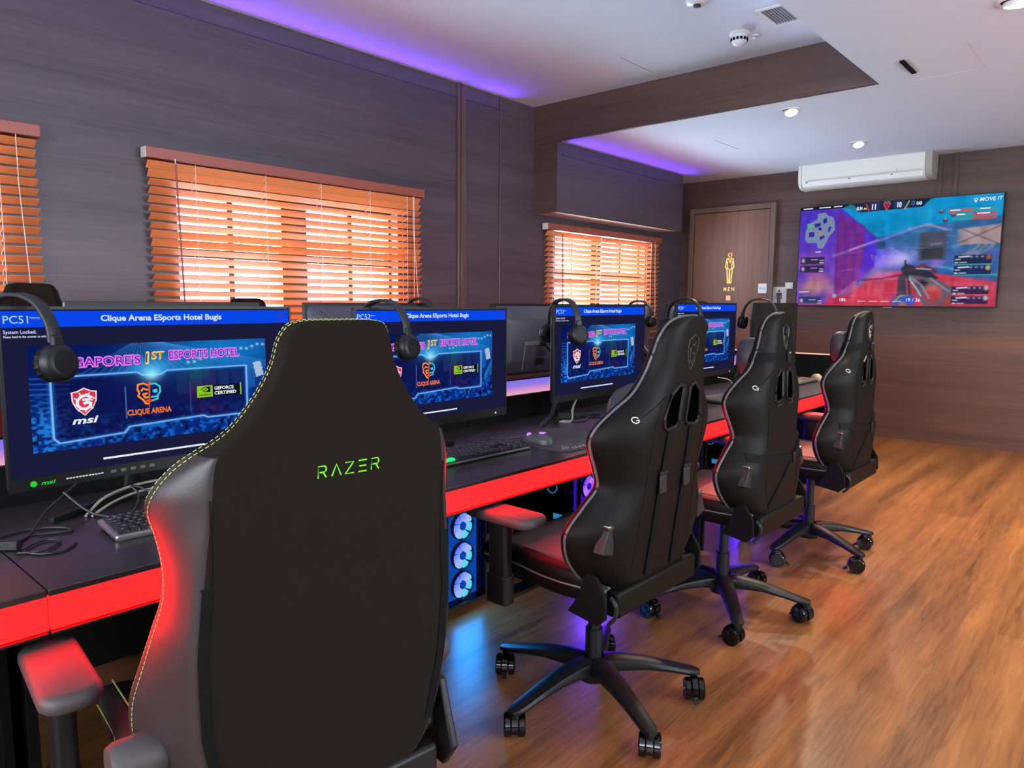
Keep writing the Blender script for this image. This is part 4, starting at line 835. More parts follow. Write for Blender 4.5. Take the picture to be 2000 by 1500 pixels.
cable('black cable wandering over the desk below the PC53 screen', [(-1.80,2.37,z0),(-1.76,2.43,z0),(-1.80,2.52,z0),(-1.75,2.58,z0),(-1.76,2.68,z0)], .0028, m_cable)
cable('pale cable hanging at the side of the PC54 screen', [(-1.78,3.70,z0+.09),(-1.72,3.74,z0+.07),(-1.70,3.72,z0+.01),(-1.72,3.68,z0)], .0035, m_cableg)
# ------------------------------------------------------------------ computers under the desk
m_case = mat('case_black', (16,16,18), .35)
m_tint = bpy.data.materials.new('tinted_case_glass'); m_tint.use_nodes = True; g = m_tint.node_tree.nodes['Principled BSDF']; g.inputs['Transmission Weight'].default_value = 1; g.inputs['Roughness'].default_value = .02; g.inputs['IOR'].default_value = 1.02; g.inputs['Base Color'].default_value = (.8,.82,.9,1)
def fan_mat(name, c0, c1, k):
    m = bpy.data.materials.new(name); m.use_nodes = True; nt = m.node_tree; nt.nodes.clear()
    t = nt.nodes.new('ShaderNodeTexCoord'); g = nt.nodes.new('ShaderNodeTexGradient'); r = nt.nodes.new('ShaderNodeValToRGB'); e = nt.nodes.new('ShaderNodeEmission'); o = nt.nodes.new('ShaderNodeOutputMaterial')
    mp = nt.nodes.new('ShaderNodeMapping'); mp.inputs['Rotation'].default_value = (0,-.9,0); mp.inputs['Location'].default_value = (-.1,0,.0)
    vm = nt.nodes.new('ShaderNodeVectorMath'); vm.operation = 'DOT_PRODUCT'; vm.inputs[1].default_value = (.62,0,-.62); ad = nt.nodes.new('ShaderNodeMath'); ad.inputs[1].default_value = .55; nt.links.new(t.outputs['Generated'], vm.inputs[0]); nt.links.new(vm.outputs['Value'], ad.inputs[0]); nt.links.new(ad.outputs[0], r.inputs[0]); nt.links.new(r.outputs[0], e.inputs[0]); nt.links.new(e.outputs[0], o.inputs[0])
    e.inputs[1].default_value = k; cols = [lin(c0), lin(c1), lin((60,230,250) if c0[2] > c0[0]*3 else c0)]
    el = r.color_ramp.elements; el[0].position = .1; el[0].color = (*cols[0],1); el[1].position = .55; el[1].color = (*cols[1],1); q = el.new(.95); q.color = (*cols[2],1); return m
fb = fan_mat('blue_fan_light', (28,100,255), (176,190,255), 1.1); fp = fan_mat('purple_fan_light', (84,24,240), (206,130,255), 1.2); fd = fan_mat('violet_fan_light', (60,20,220), (130,70,255), 1.2)
in_b = glow('case_blue_glow', (14,84,190), .8); in_p = glow('case_purple_glow', (70,20,205), .75); in_d = glow('case_violet_glow', (50,14,160), .5)
def computer(lab, y, fm, gm, led, power):
    o = thing('desktop_computer', lab, 'computer', (-1.985,y,.002), PI/2, 'desktop computers under the desks')   # local -y = front (towards the viewer side)
    w, d, h = .11, .42, .44
    b = MB(); b.box((-w,.02,0.03),(w,d,.042), m_case); b.box((-w,.02,h-.01),(w,d,h), m_case); b.box((-w,d-.012,.0421),(w,d,h-.0101), m_case); b.box((w-.012,.02,.0421),(w,d-.0121,h-.0101), m_case)
    for sx_ in (-1,1): b.box((sx_*w-.006*(sx_>0)-.0*(sx_<0),.0,.03),(sx_*w+.006*(sx_<0),.0199,h), m_case)
    b.box((-w+.0061,0,.03),(w-.0061,.0199,.042), m_case); b.box((-w+.0061,0,h-.01),(w-.0061,.0199,h), m_case)
    for fx in (-.085,.065):
        for fy in (.06,.34): b.box((fx,fy,0),(fx+.02,fy+.03,.0299), m_blkm)
    b.build('case', o, smooth=False)
    b = MB(); b.box((-w+.007,.004,.043),(w-.007,.007,h-.011), m_tint); b.build('front_glass', o, smooth=False)
    b = MB(); b.box((-w+.001,.021,.043),(-w+.004,d-.013,h-.011), m_tint); b.build('side_glass', o, smooth=False)
    b = MB(); b.box((-w+.014,.045,.045),(w-.014,.047,h-.013), gm); b.build('glow_panel', o, smooth=False)
    for k in range(3):
        zc = .105+.123*k; f = MB(); f.M = Matrix.Translation((0,.03,zc))
        for q in range(7):
            a0 = 2*PI*q/7
            pts = [(.018*math.cos(a0),.018*math.sin(a0)),(.052*math.cos(a0+.28),.052*math.sin(a0+.28)),(.054*math.cos(a0+.6),.054*math.sin(a0+.6)),(.05*math.cos(a0+.98),.05*math.sin(a0+.98)),(.02*math.cos(a0+.72),.02*math.sin(a0+.72))]
            f.prism(pts, -.004, .004, fm)
        R = [[((.0565+e)*math.cos(t), yy, (.0565+e)*math.sin(t)) for yy, e in ((-.008,-.0015),(-.008,.0015),(.008,.0015),(.008,-.0015))] for t in [2*PI*j/32 for j in range(32)]]
        fo = f.build('fan', o, smooth=False)
        f = MB(); f.M = Matrix.Translation((0,.03,zc)); f.ring(R, m_case, closed=True); f.lathe([(.001,-.006),(.017,-.006),(.017,.006),(.001,.006)], gm, 18, 'y'); f.build('fan_frame', fo)
    b = MB(); b.box((-.06,.10,.16),(w-.02,.37,.20), m_dgrey); b.box((-.0605,.12,.165),(-.06,.2,.195), led); b.box((.02,.08,.235),(w-.014,.36,.41), mat('circuit_board', (22,26,30), .5)); b.build('graphics_card', o, smooth=False)
    b = MB(); b.lathe([(.001,-.03),(.04,-.03),(.04,.02),(.001,.02)], m_gloss, 24, 'x', (-.005,.23,.32)); b.ring([[(-.0355+dx,.23+(.032+e)*math.cos(t),.32+(.032+e)*math.sin(t)) for dx, e in ((0,-.002),(0,.002),(-.003,.002),(-.003,-.002))] for t in [2*PI*j/24 for j in range(24)]], led, closed=True); b.build('cooler', o)
    for yy in (.1,.125,.15):
        b = MB(); b.box((-.03,yy,.30),(.018,yy+.006,.42), m_silver); b.build('memory_stick', o, smooth=False)
    l = bpy.data.lights.new('fan_glow', 'AREA'); l.shape = 'RECTANGLE'; l.size = .16; l.size_y = .36; l.color = lin(power[0]); l.energy = power[1]
    lo = bpy.data.objects.new('fan_glow', l); C.objects.link(lo); lo.parent = o; lo.location = (0,-.004,.23); lo.rotation_euler = (-PI/2,0,0)
    return o
m_cyan = glow('cooler_ring_cyan', (60,170,240), .6)
ys = 1.965
computer('computer with bright blue fans below the red strip by the second chair', ys, fb, in_b, m_cyan, ((40,150,255),3.))
computer('computer with purple fans behind the nearest shield chair', ys+.865, fp, in_p, m_cyan, ((90,40,255),7.))
computer('computer with violet fans between the nearest and middle shield chairs', ys+1.73, fp, in_p, m_cyan, ((90,40,255),6.))
computer('computer with violet fans between the middle and last shield chairs', ys+2.6, fd, in_d, m_cyan, ((80,40,255),5.))
computer('unlit looking computer under the nearest desk beside the stitched chair', ys-.865, mat('fan_off', (20,20,22), .4), mat('case_dark', (10,10,11), .6), m_case, ((40,150,255),.0))
# ------------------------------------------------------------------ chairs (local: +y forward, x = the sitter's right, z up; the viewer sees the -y side)
def interp(rows, n):
    """catmull-rom through rows of equal length"""
    out = []
    for i in range(len(rows)-1):
        p = [np.array(rows[min(max(j,0),len(rows)-1)], float) for j in (i-1,i,i+1,i+2)]
        for k in range(n):
            t = k/n; out.append(.5*((2*p[1])+(-p[0]+p[2])*t+(2*p[0]-5*p[1]+4*p[2]-p[3])*t*t+(-p[0]+3*p[1]-3*p[2]+p[3])*t**3))
    out.append(np.array(rows[-1], float)); return out
class Back:
    """rows: z, half width, rear y, wing forward, thickness"""
    def __init__(s, rows, flat=.58, pw=1.5): s.R = interp(rows, 6); s.flat = flat; s.pw = pw; s.Z = [r[0] for r in s.R]
    def row(s, z):
        zz = np.array(s.Z); A = np.array(s.R); return [float(np.interp(z, zz, A[:,k])) for k in range(5)]
    def wing(s, u): 
        t = max(0, (abs(u)-s.flat)/(1-s.flat)); return t**s.pw
    def ymid(s, r, u): return r[2]+r[4]/2+r[3]*s.wing(u)
    def ring(s, r, n=44):
        out = []
        for k in range(n):
            a = 2*PI*k/n; c, d = math.cos(a), math.sin(a)
            u = math.copysign(abs(c)**.42, c); v = math.copysign(abs(d)**.75, d)
            out.append((r[1]*u, s.ymid(r,u)+v*r[4]/2, r[0]))
        return out
    def rear(s, x, z, off=.0):
        r = s.row(z); u = max(-1, min(1, x/r[1])); c = math.copysign(abs(u)**(1/.42), u) if u else 0; d = math.sqrt(max(0, 1-c*c))
        return (x, s.ymid(r,u)-d**.75*r[4]/2-off, z)
    def mesh(s, name, parent, m, m2=None):
        b = MB(); b.ring([s.ring(r) for r in s.R], m); o = b.build(name, parent, auto=75)
        if m2:
            k = len(o.data.materials); o.data.materials.append(m2)
            for p in o.data.polygons:
                c = p.center; r = s.row(c.z)
                if abs(c.x) > r[1]*s.flat+.002: p.material_index = k
        return o
    def edge(s, sg, u=1., off=0.):
        return [(sg*r[1]*u+sg*off, s.ymid(r, u), r[0]) for r in s.R]
class PanelBack(Back):
    """rows: z, panel half width, outer half width, rear y, wing forward"""
    def __init__(s, rows): s.R = interp(rows, 6); s.Z = [r[0] for r in s.R]
    def side(s, sg, t, z, out=0., r=None):
        r = s.row(z) if r is None else r; b_ = .010*math.sin(PI*min(1,t))*min(1, r[4]/.1)
        return (sg*(r[1]+(r[2]-r[1])*t+b_*.8+out), r[3]+r[4]*(1-math.cos(t*PI/2)*.0)*t-b_*.35-out*.3, r[0])
    def ring(s, r):
        z, p, h, y, w = r; R = []
        for t in (.6,.85,.97): R.append((-p*t, y, z))
        L = R[::-1]; rear = L+[(-p*.3,y,z),(0,y,z),(p*.3,y,z)]+[(-a,b,c) for a,b,c in R]
        sd = [s.side(1, t, z, 0, r) for t in (.04,.15,.35,.6,.82,.95,1.)]
        th = .02+.3*min(w,.08); fr = [(h-.002, y+w+.012, z), (h-.012, y+w+.022, z), (h-.035, y+w+.018, z), ((p+h)*.36, y+.045+w*.45, z), (p*.4, y+.02+th, z)]
        R_ = rear+sd+fr; return R_+[(-a,b,c) for a,b,c in fr[::-1]]+[(-a,b,c) for a,b,c in sd[::-1]]
    def rear(s, x, z, off=.0):
        r = s.row(z)
        if abs(x) <= r[1]: return (x, r[3]-off, z)
        t = min(1, (abs(x)-r[1])/max(.001, r[2]-r[1])); return s.side(1 if x > 0 else -1, t, z, off)
    def mesh(s, name, parent, m, m2):
        b = MB(); b.ring([s.ring(r) for r in s.R], m); o = b.build(name, parent, auto=80)
        o.data.materials.append(m2)
        for p in o.data.polygons:
            c = p.center; r = s.row(c.z)
            if c.z < 1.043 and (abs(c.x) > r[1]*.985 or c.y > r[3]+.03): p.material_index = 1
        return o
def strap(b, S_, pts, w, m, t=.0025, off=.002):
    """flat webbing laid on the rear of back S_: pts (x,z)"""
    P = []
    for (a, c) in zip(pts, pts[1:]):
        n = max(2, int((Vector(c)-Vector(a)).length/.012))
        P += [Vector(a)+(Vector(c)-Vector(a))*i/n for i in range(n)]
    P.append(Vector(pts[-1])); R = []
    for i, p in enumerate(P):
        d = (P[min(i+1,len(P)-1)]-P[max(i-1,0)]).normalized(); q = Vector((-d.y,d.x))*w/2
        A, B = p+q, p-q; a = S_.rear(A.x,A.y,off); c = S_.rear(B.x,B.y,off)
        R.append([(a[0],a[1],a[2]),(c[0],c[1],c[2]),(c[0],c[1]-t,c[2]),(a[0],a[1]-t,a[2])])
    b.ring(R, m)
def five_star(o, ang, r=.325, my=m_blk):
    b = MB(); b.lathe([(.02,.07),(.045,.075),(.05,.10),(.044,.135),(.03,.145)], my, 24)
    for k in range(5):
        a = ang+k*2*PI/5; ca, sa = math.cos(a), math.sin(a); R = []
        for t, w, zt, zb in ((.10,.036,.152,.092),(.25,.035,.150,.100),(.5,.031,.137,.101),(.75,.027,.117,.090),(.93,.025,.102,.078),(1.0,.023,.097,.075),(1.05,.014,.092,.077)):
            ring = []
            for j in range(10):
                q = 2*PI*j/10; uu = math.copysign(abs(math.cos(q))**.7,math.cos(q))*w; zz = (zt+zb)/2+math.copysign(abs(math.sin(q))**.7,math.sin(q))*(zt-zb)/2
                ring.append((ca*r*t-sa*uu, sa*r*t+ca*uu, zz))
            R.append(ring)
        b.ring(R, my)
    b.build('wheel_base', o)
    for k in range(5):
        a = ang+k*2*PI/5; tw = a+[.9,-.6,1.4,.3,-1.1][k]; cx, cy = r*math.cos(a), r*math.sin(a)
        Mx = Matrix.Translation((cx,cy,0)) @ Matrix.Rotation(tw,4,'Z') @ Matrix.Scale(1.14,4)
        b = MB(); b.M = Mx; b.lathe([(.006,.03),(.0105,.05),(.0105,.070)], m_blk, 12)
        hood = [(.034*math.cos(t),.031+.034*math.sin(t)) for t in [math.radians(d) for d in range(-15,200,14)]]+[(-.016,.031),(.012,.029)]
        b.M = Mx @ Matrix.Translation((-.014,0,0)); b.prism(hood, -.0075, .0075, m_gloss); b.prism([(-.036,.024),(-.05,.012),(-.046,.008),(-.030,.014)], -.006, .006, m_blk); c = b.build('caster', o)
        for sg in (-1, 1):
            q = MB(); q.M = Mx @ Matrix.Translation((-.014,0,.0301)); s0, s1 = sg*.0085, sg*.027
            q.lathe([(.001,s0),(.027,s0),(.030,s0+sg*.003),(.030,s1-sg*.003),(.027,s1),(.022,s1),(.021,s1-sg*.003),(.009,s1-sg*.003),(.008,s1+sg*.001),(.001,s1+sg*.001)], m_gloss, 24, 'y')
            for j in range(9):
                t = 2*PI*j/9; q.M = Mx @ Matrix.Translation((-.014,0,.0301)) @ Matrix.Rotation(t,4,'Y'); q.box((.009,min(s1-sg*.003,s1-sg*.0008),-.0012),(.021,max(s1-sg*.003,s1-sg*.0008),.0012), m_gloss)
            q.build('wheel', c)
    b = MB(); b.lathe([(.027,.1455),(.027,.24),(.019,.2405),(.019,.385)], m_blk, 20); b.build('gas_cylinder', o)
    b = MB(); b.box((-.075,-.11,.386),(.075,.13,.42), m_blk); b.tube([(.07,.06,.40),(.20,.07,.398),(.235,.07,.39)], .006, m_blk, 8); b.build('tilt_mechanism', o, bevel=.006)
def seat(o, m, mside, w=.255, y0=-.20, y1=.30, z=.425, top=.515, piping=None, pipcol=m_pip):
    R = []
    N = 16
    for i in range(N+1):
        t = i/N; y = y0+(y1-y0)*t; e = min(1, max(.02, 1-abs(2*t-1)**7))**.5; ww = w*(.90+.10*math.sin(PI*min(1,t*1.4+.1)))*(.9+.1*e); ring = []
        for k in range(36):
            a = 2*PI*k/36; c, d = math.cos(a), math.sin(a); u = math.copysign(abs(c)**.4,c); v = math.copysign(abs(d)**.5,d)
            bol = .026*(max(0,abs(u)-.62)/.38)**1.2 if d > 0 else 0
            zz = z+(top-z)*(.5+.5*v*e)+bol*e+(.008*math.sin(PI*t) if d > 0 else 0)*(1-abs(u))
            ring.append((ww*u, y, zz))
        R.append(ring)
    b = MB(); b.ring(R, m); s_ = b.build('seat', o, auto=70)
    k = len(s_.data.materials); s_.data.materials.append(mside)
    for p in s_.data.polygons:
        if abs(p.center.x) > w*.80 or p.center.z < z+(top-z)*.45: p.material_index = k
    for sg in (-1, 1):
        b = MB(); P = [(sg*(w*.995*(.90+.10*math.sin(PI*min(1,t*1.4+.1)))), y0+(y1-y0)*t, z+(top-z)*.62) for t in [i/12 for i in range(1,12)]]
        Q = [(sg*w*.79, y0+(y1-y0)*t, top+.012) for t in [i/12 for i in range(1,12)]]
        b.tube(P, .0035 if pipcol is m_pip else .0012, pipcol, 6); b.tube(Q, .0022 if pipcol is m_pip else .0015, pipcol, 6); b.build('piping', s_)
    b = MB(); b.box((-w*.8,y0+.04,z-.004),(w*.8,y1-.06,z+.006), m_blkm); b.build('seat_pan', o, bevel=.004)
def armrest(o, sg, x=.305, yc=.10, zt=.665, yp=.12, pm=m_pad, w=.052, L=.125):
    b = MB(); b.prism([(p[0]+x*sg,p[1]+yp) for p in rrect(-.018,-.034,.018,.034,.010,3)], .40, zt-.04, m_blk, 'xy')
    b.prism([(p[0]+x*sg,p[1]+yp) for p in rrect(-.023,-.040,.023,.040,.012,3)], .385, .47, m_blk, 'xy')
    xa, xb_ = sorted((x*sg-sg*.02, sg*.06)); b.box((xa,yp-.025,.389),(xb_,yp+.025,.405), m_blk); a = b.build('armrest', o, bevel=.003)
    R = []
    for h, s in ((0,.86),(.006,.97),(.014,1),(.022,.98),(.028,.90),(.030,.80)):
        R.append([(sg*x+p[0],p[1]+yc,zt-.032+h) for p in rrect(-w*s-(0),-L*(1-(1-s)*.5),w*s,L*(1-(1-s)*.5),.034*s,6)])
    b = MB(); b.ring(R, pm); b.build('arm_pad', a)
    b = MB(); b.box((x*sg-.03,yc-.07,zt-.042),(x*sg+.03,yc+.07,zt-.0321), m_blk); b.build('arm_plate', a, bevel=.003)
SHIELD = [(-.82,.72),(-.45,.80),(0,1.0),(.45,.80),(.82,.72),(.78,.05),(.55,-.45),(0,-.98),(-.55,-.45),(-.78,.05)]
DRAG = [(.42,.30),(.12,.46),(-.2,.40),(-.44,.14),(-.46,-.18),(-.26,-.44),(.06,-.5),(.34,-.34),(.38,-.12),(.16,-.02),(-.02,-.1)]
m_emb = mat('embossed_emblem', (44,41,38), .35); m_embl = mat('bright_emblem', (150,138,112), .35)
def shield_chair(lab, x, y, rz, base_ang, top_y, bot_y, mode, emb):
    o = thing('gaming_chair', lab, 'chair', (x,y,0), rz, 'black shield emblem gaming chairs'); WS = .62; five_star(o, base_ang-rz)
    yr = lambda z: bot_y+(top_y-bot_y)*(z-.46)/.75
    rows = [(z,hw,yr(z),wf*WS,t) for z,hw,wf,t in ((.455,.16,.01,.03),(.47,.20,.04,.07),(.50,.245,.07,.10),(.56,.295,.09,.11),(.62,.316,.10,.11),(.66,.308,.095,.11),(.71,.266,.085,.105),(.76,.232,.07,.10),(.81,.243,.08,.10),(.86,.262,.095,.10),(.895,.268,.10,.10),(.93,.254,.09,.095),(.97,.215,.065,.09),(1.01,.168,.04,.085),(1.06,.136,.03,.08),(1.11,.120,.024,.075),(1.155,.110,.02,.07),(1.19,.092,.016,.06),(1.208,.065,.014,.045),(1.216,.03,.014,.025))]
    S_ = Back(rows, .6, 1.5); bk = S_.mesh('backrest', o, m_leather)
    b = MB(); P = S_.edge(-1)[4:]+S_.edge(1)[::-1][:-4]; b.tube(P, .0042, m_pip, 7); b.build('piping', bk)
    # belt holes near the neck: flat black sheet for the darkness inside, with a raised rim
    for sg in (-1, 1):
        zt_, zb_ = 1.028, .912; q = [(sg*.018,zt_-.004),(sg*.042,zt_+.004),(sg*.078,zt_-.02),(sg*.096,zb_+.03),(sg*.093,zb_+.008),(sg*.078,zb_-.002),(sg*.030,zb_+.004),(sg*.018,zb_+.02)]
        if mode != 'belt': q = [(a*.86+sg*.004,c-.025) for a, c in q]
        b = MB(); pts = [S_.rear(a,c,.001) for a,c in q]; b.tube(pts+[pts[0]], .0055, m_blk, 8); b.build('hole_rim', bk)
        b = MB(); ctr = (sum(p[0] for p in pts)/8, sum(p[1] for p in pts)/8-.0005, sum(p[2] for p in pts)/8); b.add(pts+[ctr], [(i,(i+1)%8,8) for i in range(8)], mat('hole_black', (2,2,2), 1., 0, 0.)); b.build('belt_hole', bk, smooth='flatscreen')
    # emblem on the head
    b = MB(); s = .040; zc = 1.117 if mode == 'belt' else 1.125; em = m_embl if emb else m_emb
    pts = [S_.rear(p*s*.82,zc+q*s*1.25,.0005) for p,q in SHIELD]; b.tube(pts+[pts[0]], .0016 if emb else .0022, m_emb, 6); pts = [S_.rear(p*s*.8,zc+q*s*1.2,.001) for p,q in DRAG]; b.tube(pts, .0028, em, 6)
    for p, q, r_, t_ in ((-.44,.14,-.62,.3),(-.46,-.18,-.66,-.14),(-.26,-.44,-.42,-.6),(.12,.46,.34,.6),(.06,-.5,.04,-.7)): b.tube([S_.rear(p*s*.8,zc+q*s*1.2,.001),S_.rear(r_*s*.8,zc+t_*s*1.2,.001)], .0016, em, 6)
    b.build('emblem', bk)
    # small pale ring logo and print on the shoulder
    b = MB(); cx, cz, rr = -.196, .948, .0068
    b.tube([S_.rear(cx+rr*1.2*math.cos(t),cz+rr*1.1*math.sin(t),.0006) for t in [math.radians(d) for d in range(40,380,20)]]+[S_.rear(cx+.001,cz-.001,.0006)], .0016, mat('logo_pale', (200,190,184), .5), 6); b.build('shoulder_logo', bk)
    b = MB()
    for k in range(9): b.tube([S_.rear(cx+.016+.009*k,cz+.006+.006*k,.0004),S_.rear(cx+.022+.009*k,cz+.010+.006*k,.0004)], .0014, m_blkm, 5)
    b.build('shoulder_print', bk)
    # two seams down the rear panel
    for sg in (-1, 1):
        b = MB(); b.tube([S_.rear(sg*xx,zz,-.0004) for xx, zz in ((.120,.985),(.135,.93),(.138,.85),(.138,.75),(.145,.65),(.150,.55),(.145,.48))], .0018, m_blkm, 6); b.build('seam', bk)
    if mode == 'belt':
        for sg in (-1, 1):
            b = MB(); strap(b, S_, [(sg*.058,.912),(sg*.066,.76),(sg*.066,.60),(sg*.07,.49)], .022, m_blkm); b.build('strap', bk)
            b = MB(); p = S_.rear(sg*.066,.772,.004); b.box((p[0]-.017,p[1]-.006,p[2]-.04),(p[0]+.017,p[1],p[2]+.012), m_dgrey); b.box((p[0]-.02,p[1]-.008,p[2]+.013),(p[0]+.02,p[1],p[2]+.022), m_blk); b.build('buckle', bk, bevel=.002)
        b = MB(); R = []
        for i in range(15):
            t = i/14*2-1; e = max(.03,1-abs(t)**3.5)**.5; R.append([(t*.16, .055+.045*math.cos(a)*e+yr(.95)+.075, .955+.070*math.sin(a)*e) for a in [2*PI*k/18 for k in range(18)]])
        b.ring(R, mat('pillow_leatherette', (48,46,52), .5, 0, .3)); b.build('lumbar_pillow', o)
    else:
        b = MB(); zs = 1.055; r = S_.row(zs); w = .036; ring = []
        for h in (-w/2, w/2):
            rr = S_.row(zs+h); ring.append([(p[0]*1.015,(p[1]-rr[2]-.04)*1.06+rr[2]+.04,p[2]) for p in S_.ring(rr)])
        b.ring(ring, m_blkm, cap=False); b.build('neck_strap', bk)
        b = MB(); p = S_.rear(.02,zs,.004); b.box((p[0]-.014,p[1]-.008,zs-.022),(p[0]+.014,p[1],zs+.022), m_blk); b.box((p[0]-.009,p[1]-.010,zs+.010),(p[0]+.004,p[1]-.0081,zs+.016), m_silver); b.build('buckle', bk, bevel=.002)
        b = MB(); R = []
        for i in range(17):
            t = i/16*2-1; e = max(.05,1-abs(t)**5)**.5; sq = 1-.18*math.cos(t*PI*.5)**2
            R.append([(t*.13, yr(zs)+.104+.052*math.copysign(abs(math.cos(a))**.75,math.cos(a))*e*sq, zs-.005+.082*math.copysign(abs(math.sin(a))**.75,math.sin(a))*e*sq) for a in [2*PI*k/18 for k in range(18)]])
        b.ring(R, mat('pillow_leatherette', (48,46,52), .5, 0, .3)); b.build('neck_pillow', o)
        b = MB(); strap(b, S_, [(-.24,.70),(-.10,.675),(.10,.655),(.2,.66)], .030, m_blkm); strap(b, S_, [(-.13,.50),(.0,.58),(.10,.655)], .016, m_blkm); strap(b, S_, [(.10,.655),(.18,.72)], .014, m_blkm); b.build('lumbar_strap', bk)
        b = MB(); p = S_.rear(.10,.655,.005); b.box((p[0]-.012,p[1]-.006,p[2]-.022),(p[0]+.012,p[1],p[2]+.022), m_blk); b.build('buckle', bk, bevel=.002)
        for sg in (-1,1):
            b = MB(); p = S_.rear(sg*.055,.873,.004); b.tube([(p[0]-.024,p[1],p[2]),(p[0]+.024,p[1],p[2]+.004)], .0035, m_dgrey, 6); b.build('hole_clip', bk)
    # hinge plates and covers
    for sg in (-1, 1):
        yb = bot_y
        b = MB(); b.prism([(yb+.03,.53),(yb+.065,.53),(yb+.08,.48),(yb+.10,.44),(yb+.12,.41),(yb+.02,.395),(yb-.005,.42),(yb-.002,.48)], sg*.262-.006, sg*.262+.006, m_blkm, 'yz'); b.build('hinge_plate', o, bevel=.003)
        p = S_.rear(sg*.262, .635, .004); x_, y_ = p[0], p[1]
        b = MB(); b.prism([(x_-sg*.004,.66),(x_-sg*.034,.655),(x_-sg*.028,.585),(x_+sg*.022,.60)], y_-.012, y_+.02, m_dgrey, 'xz'); b.prism([(x_-sg*.003,.672),(x_-sg*.033,.667),(x_-sg*.0338,.6552),(x_-sg*.0042,.6602)], y_-.0125, y_+.019, m_steel, 'xz'); b.build('hinge_cover', o, bevel=.003)
    b = MB(); b.box((-.215,bot_y-.012,.405),(.215,bot_y+.03,.478), m_leather); b.build('rear_flap', o, bevel=.008)
    b = MB(); b.tube(bez([(-.235,bot_y+.0,.47),(-.238,bot_y-.018,.455),(-.232,bot_y-.014,.42),(-.228,bot_y+.01,.39)],5), .006, m_dgrey, 8); b.build('recline_lever', o)
    seat(o, m_leather_lit, m_leather, .262, bot_y+.03, .29)
    for sg in (-1, 1): armrest(o, sg)
    return o
m_badge = None
def stitch(b, pts, m, r=.0013, dash=.008, gap=.004):
    P = [Vector(p) for p in pts]; L = [0]
    for p, q in zip(P, P[1:]): L.append(L[-1]+(q-p).length)
    def at_(s):
        for i in range(len(L)-1):
            if L[i+1] >= s: return P[i]+(P[i+1]-P[i])*((s-L[i])/max(1e-9,L[i+1]-L[i]))
        return P[-1]
    s = 0
    while s < L[-1]: b.tube([at_(s), at_(min(s+dash, L[-1]))], r, m, 5); s += dash+gap
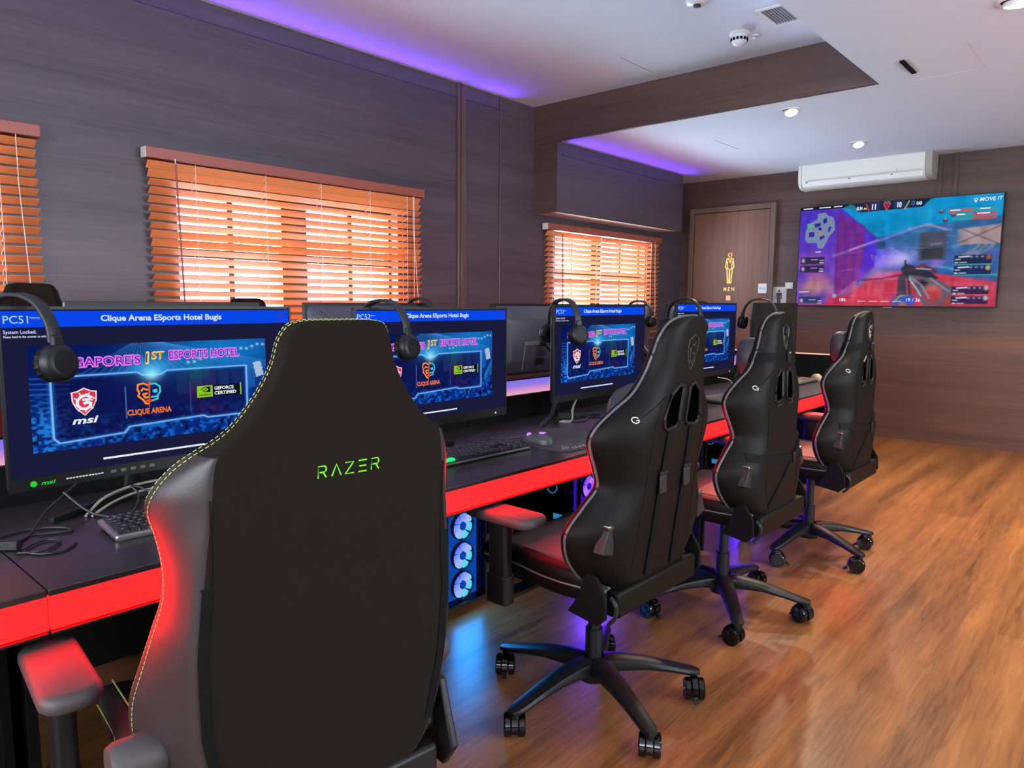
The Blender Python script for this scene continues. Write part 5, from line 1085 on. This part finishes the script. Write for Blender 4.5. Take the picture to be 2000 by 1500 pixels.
def stitched_chair(lab, x, y, rz, base_ang, group=None, full=True):
    o = thing('gaming_chair', lab, 'chair', (x,y,0), rz, group); five_star(o, base_ang-rz)
    top_y, bot_y = -.325, -.275; yr = lambda z: bot_y+(top_y-bot_y)*(z-.46)/.75
    rows = [(z,p,hw,yr(z),wf) for z,p,hw,wf in ((.45,.13,.15,.03),(.47,.155,.19,.06),(.50,.178,.235,.10),(.55,.195,.252,.13),(.61,.206,.263,.14),(.66,.212,.262,.14),(.71,.215,.250,.13),(.77,.214,.234,.12),(.82,.210,.222,.11),(.87,.205,.224,.10),(.92,.200,.234,.095),(.96,.194,.246,.09),(.99,.193,.241,.075),(1.02,.190,.220,.06),(1.042,.184,.194,.045),(1.058,.163,.170,.035),(1.08,.138,.145,.03),(1.12,.109,.116,.025),(1.16,.089,.097,.02),(1.19,.082,.090,.018),(1.208,.073,.082,.014),(1.218,.058,.072,.01),(1.222,.04,.05,.008))]
    S_ = PanelBack(rows); bk = S_.mesh('backrest', o, m_fabric, m_bolster)
    if full:
        b = MB()
        for k_ in (0, 1):
            f_ = lambda r, sg: S_.side(sg, .93, r[0], .0012, r) if k_ == 0 else (sg*(r[2]-.003), r[3]+r[4]+.0135, r[0]+(.0012 if r[0] > .97 else 0))
            stitch(b, [f_(r,-1) for r in S_.R[8:]]+[f_(r,1) for r in S_.R[::-1][:-8]], m_green, .0006, .0055, .003)
        b.build('stitching', bk)
        for sg in (-1, 1):
            b = MB(); b.tube([S_.rear(sg*xx,zz,.0006) for xx, zz in ((.19,.985),(.19,.90),(.19,.862))], .0012, m_blkm, 6); b.tube([S_.rear(sg*xx,zz,.0006) for xx, zz in ((.19,.862),(.205,.862))], .0012, m_blkm, 6); strap(b, S_, [(sg*.196,.862),(sg*.204,.76),(sg*.200,.64),(sg*.178,.52)], .014, m_blkm, .0015, .0006); b.build('zip_flap', bk)
        b = MB(); txt = MB(); z_ = 1.0; p = S_.rear(.010, z_, .0008); tilt = math.atan2(top_y-bot_y,.75)
        b.M = Matrix.Translation((p[0],p[1],z_)) @ Matrix.Rotation(-tilt,4,'X')
        hh, st = .0175, .0018; cx = -.046
        for ch in 'RAZER':
            if ch == 'R': L_ = [[(0,0),(0,1),(.62,1),(.72,.85),(.72,.6),(.6,.48),(.12,.48)],[(.42,.48),(.74,0)]]
            elif ch == 'A': L_ = [[(0,0),(.42,1),(.84,0)]]
            elif ch == 'Z': L_ = [[(0,1),(.78,1),(0,0),(.8,0)]]
            else: L_ = [[(0,1),(.78,1)],[(.06,.5),(.72,.5)],[(0,0),(.78,0)]]
            for l in L_: b.tube([(cx+a*hh,0,c*hh-hh/2) for a, c in l], st*.62, m_gtext, 6)
            cx += .0222
        b.build('lettering', bk)
    for sg in (-1, 1):
        b = MB(); b.prism([(bot_y+.03,.56),(bot_y+.09,.56),(bot_y+.12,.49),(bot_y+.2,.40),(bot_y+.02,.395),(bot_y-.01,.44)], sg*.235-.008, sg*.235+.008, m_blk, 'yz'); b.build('hinge_plate', o, bevel=.004)
        b = MB(); q_ = .245 if sg < 0 else .205; b.lathe([(.001,sg*(q_-.01)),(.030,sg*(q_-.01)),(.033,sg*q_),(.033,sg*(q_+.05)),(.028,sg*(q_+.06)),(.001,sg*(q_+.062))], m_pad, 24, 'x', (0,bot_y+.075,.60)); b.build('hinge_cap', o)
    b = MB(); b.box((-.20,bot_y-.005,.40),(.20,bot_y+.03,.462), m_blk); b.build('rear_flap', o, bevel=.008)
    seat(o, m_fabric, m_bolster, .262, bot_y+.04, .27, .43, .505, True, m_green)
    if full:
        for sg in (-1, 1): armrest(o, sg, .318 if sg < 0 else .275, .06 if sg < 0 else .17, .657, .06 if sg < 0 else .12, m_pad, .045, .125)
    return o
T_ = PI/2
stitched_chair('large charcoal chair with green stitching and green lettering, nearest of all', -1.20, .650, T_-math.radians(6.5), math.radians(20))
shield_chair('shield emblem chair with two vertical straps, nearest of the three', -1.235, 1.78, T_, math.radians(-98), -.315, -.215, 'belt', False)
shield_chair('shield emblem chair with strapped neck pillow, middle of the three', -1.245, 2.70, T_, math.radians(-54), -.21, -.23, 'pillow', False)
shield_chair('last shield emblem chair in the row with strapped neck pillow and bright emblem', -1.235, 3.66, T_, math.radians(-26), -.232, -.235, 'pillow', True)
r1 = stitched_chair('chair top with green piping left of the PC51 headphones, beyond the desks', -2.93, .845, -PI/2, .3, 'chairs on the window side', False); r1.location.z = 0.085
for ch in list(r1.children):
    if ch.name.split('.')[0] in ('wheel_base','caster'): ch.location.z = -.085
r2 = copy_tree(r1); r2.location = (-2.93,1.73,.036); r2['label'] = 'dark chair top peeking over the monitors below the wide blind'
for ch in list(r2.children):
    if ch.name.split('.')[0] in ('wheel_base','caster'): ch.location.z = -.036
# ------------------------------------------------------------------ daylight
W = bpy.data.worlds.new('sky'); S.world = W; W.use_nodes = True; bg = W.node_tree.nodes['Background']; bg.inputs[0].default_value = (.80,.90,1,1); bg.inputs[1].default_value = SKY
def daylight(y0, y1, z0, z1, x, e, rot, col=(.64,.82,1)):
    l = bpy.data.lights.new('window_daylight', 'AREA'); l.shape = 'RECTANGLE'; l.size = y1-y0; l.size_y = z1-z0; l.energy = e; l.color = col
    o = bpy.data.objects.new('window_daylight', l); C.objects.link(o); return o
for k in (1,2,3):
    y0,y1,z0,z1 = WIN[k]; o = daylight(y0, y1, z0, z1, 0, DAY*[0,1,1,2.4][k], 0); o.location = (XW-.35,(y0+y1)/2,(z0+z1)/2); o.rotation_euler = (PI/2,0,-PI/2)
o = daylight(.2, 5.4, .9, 2.2, 0, FILL_RIGHT, 0, (.86,.91,1)); o.location = (XR+.15,2.8,1.55); o.rotation_euler = (PI/2,0,PI/2)  # added daylight fill, no window known on this side
o = daylight(-2.6, 2.6, .9, 2.3, 0, FILL_BACK, 0); o.location = (0,YB-.15,1.6); o.rotation_euler = (PI/2,0,0)  # fill light added at the unseen back opening
C_ = S.cycles
C_.use_denoising = True; C_.max_bounces = 8; C_.diffuse_bounces = 4; C_.glossy_bounces = 3; C_.transmission_bounces = 6; C_.sample_clamp_indirect = 6; C_.caustics_reflective = False; C_.caustics_refractive = False
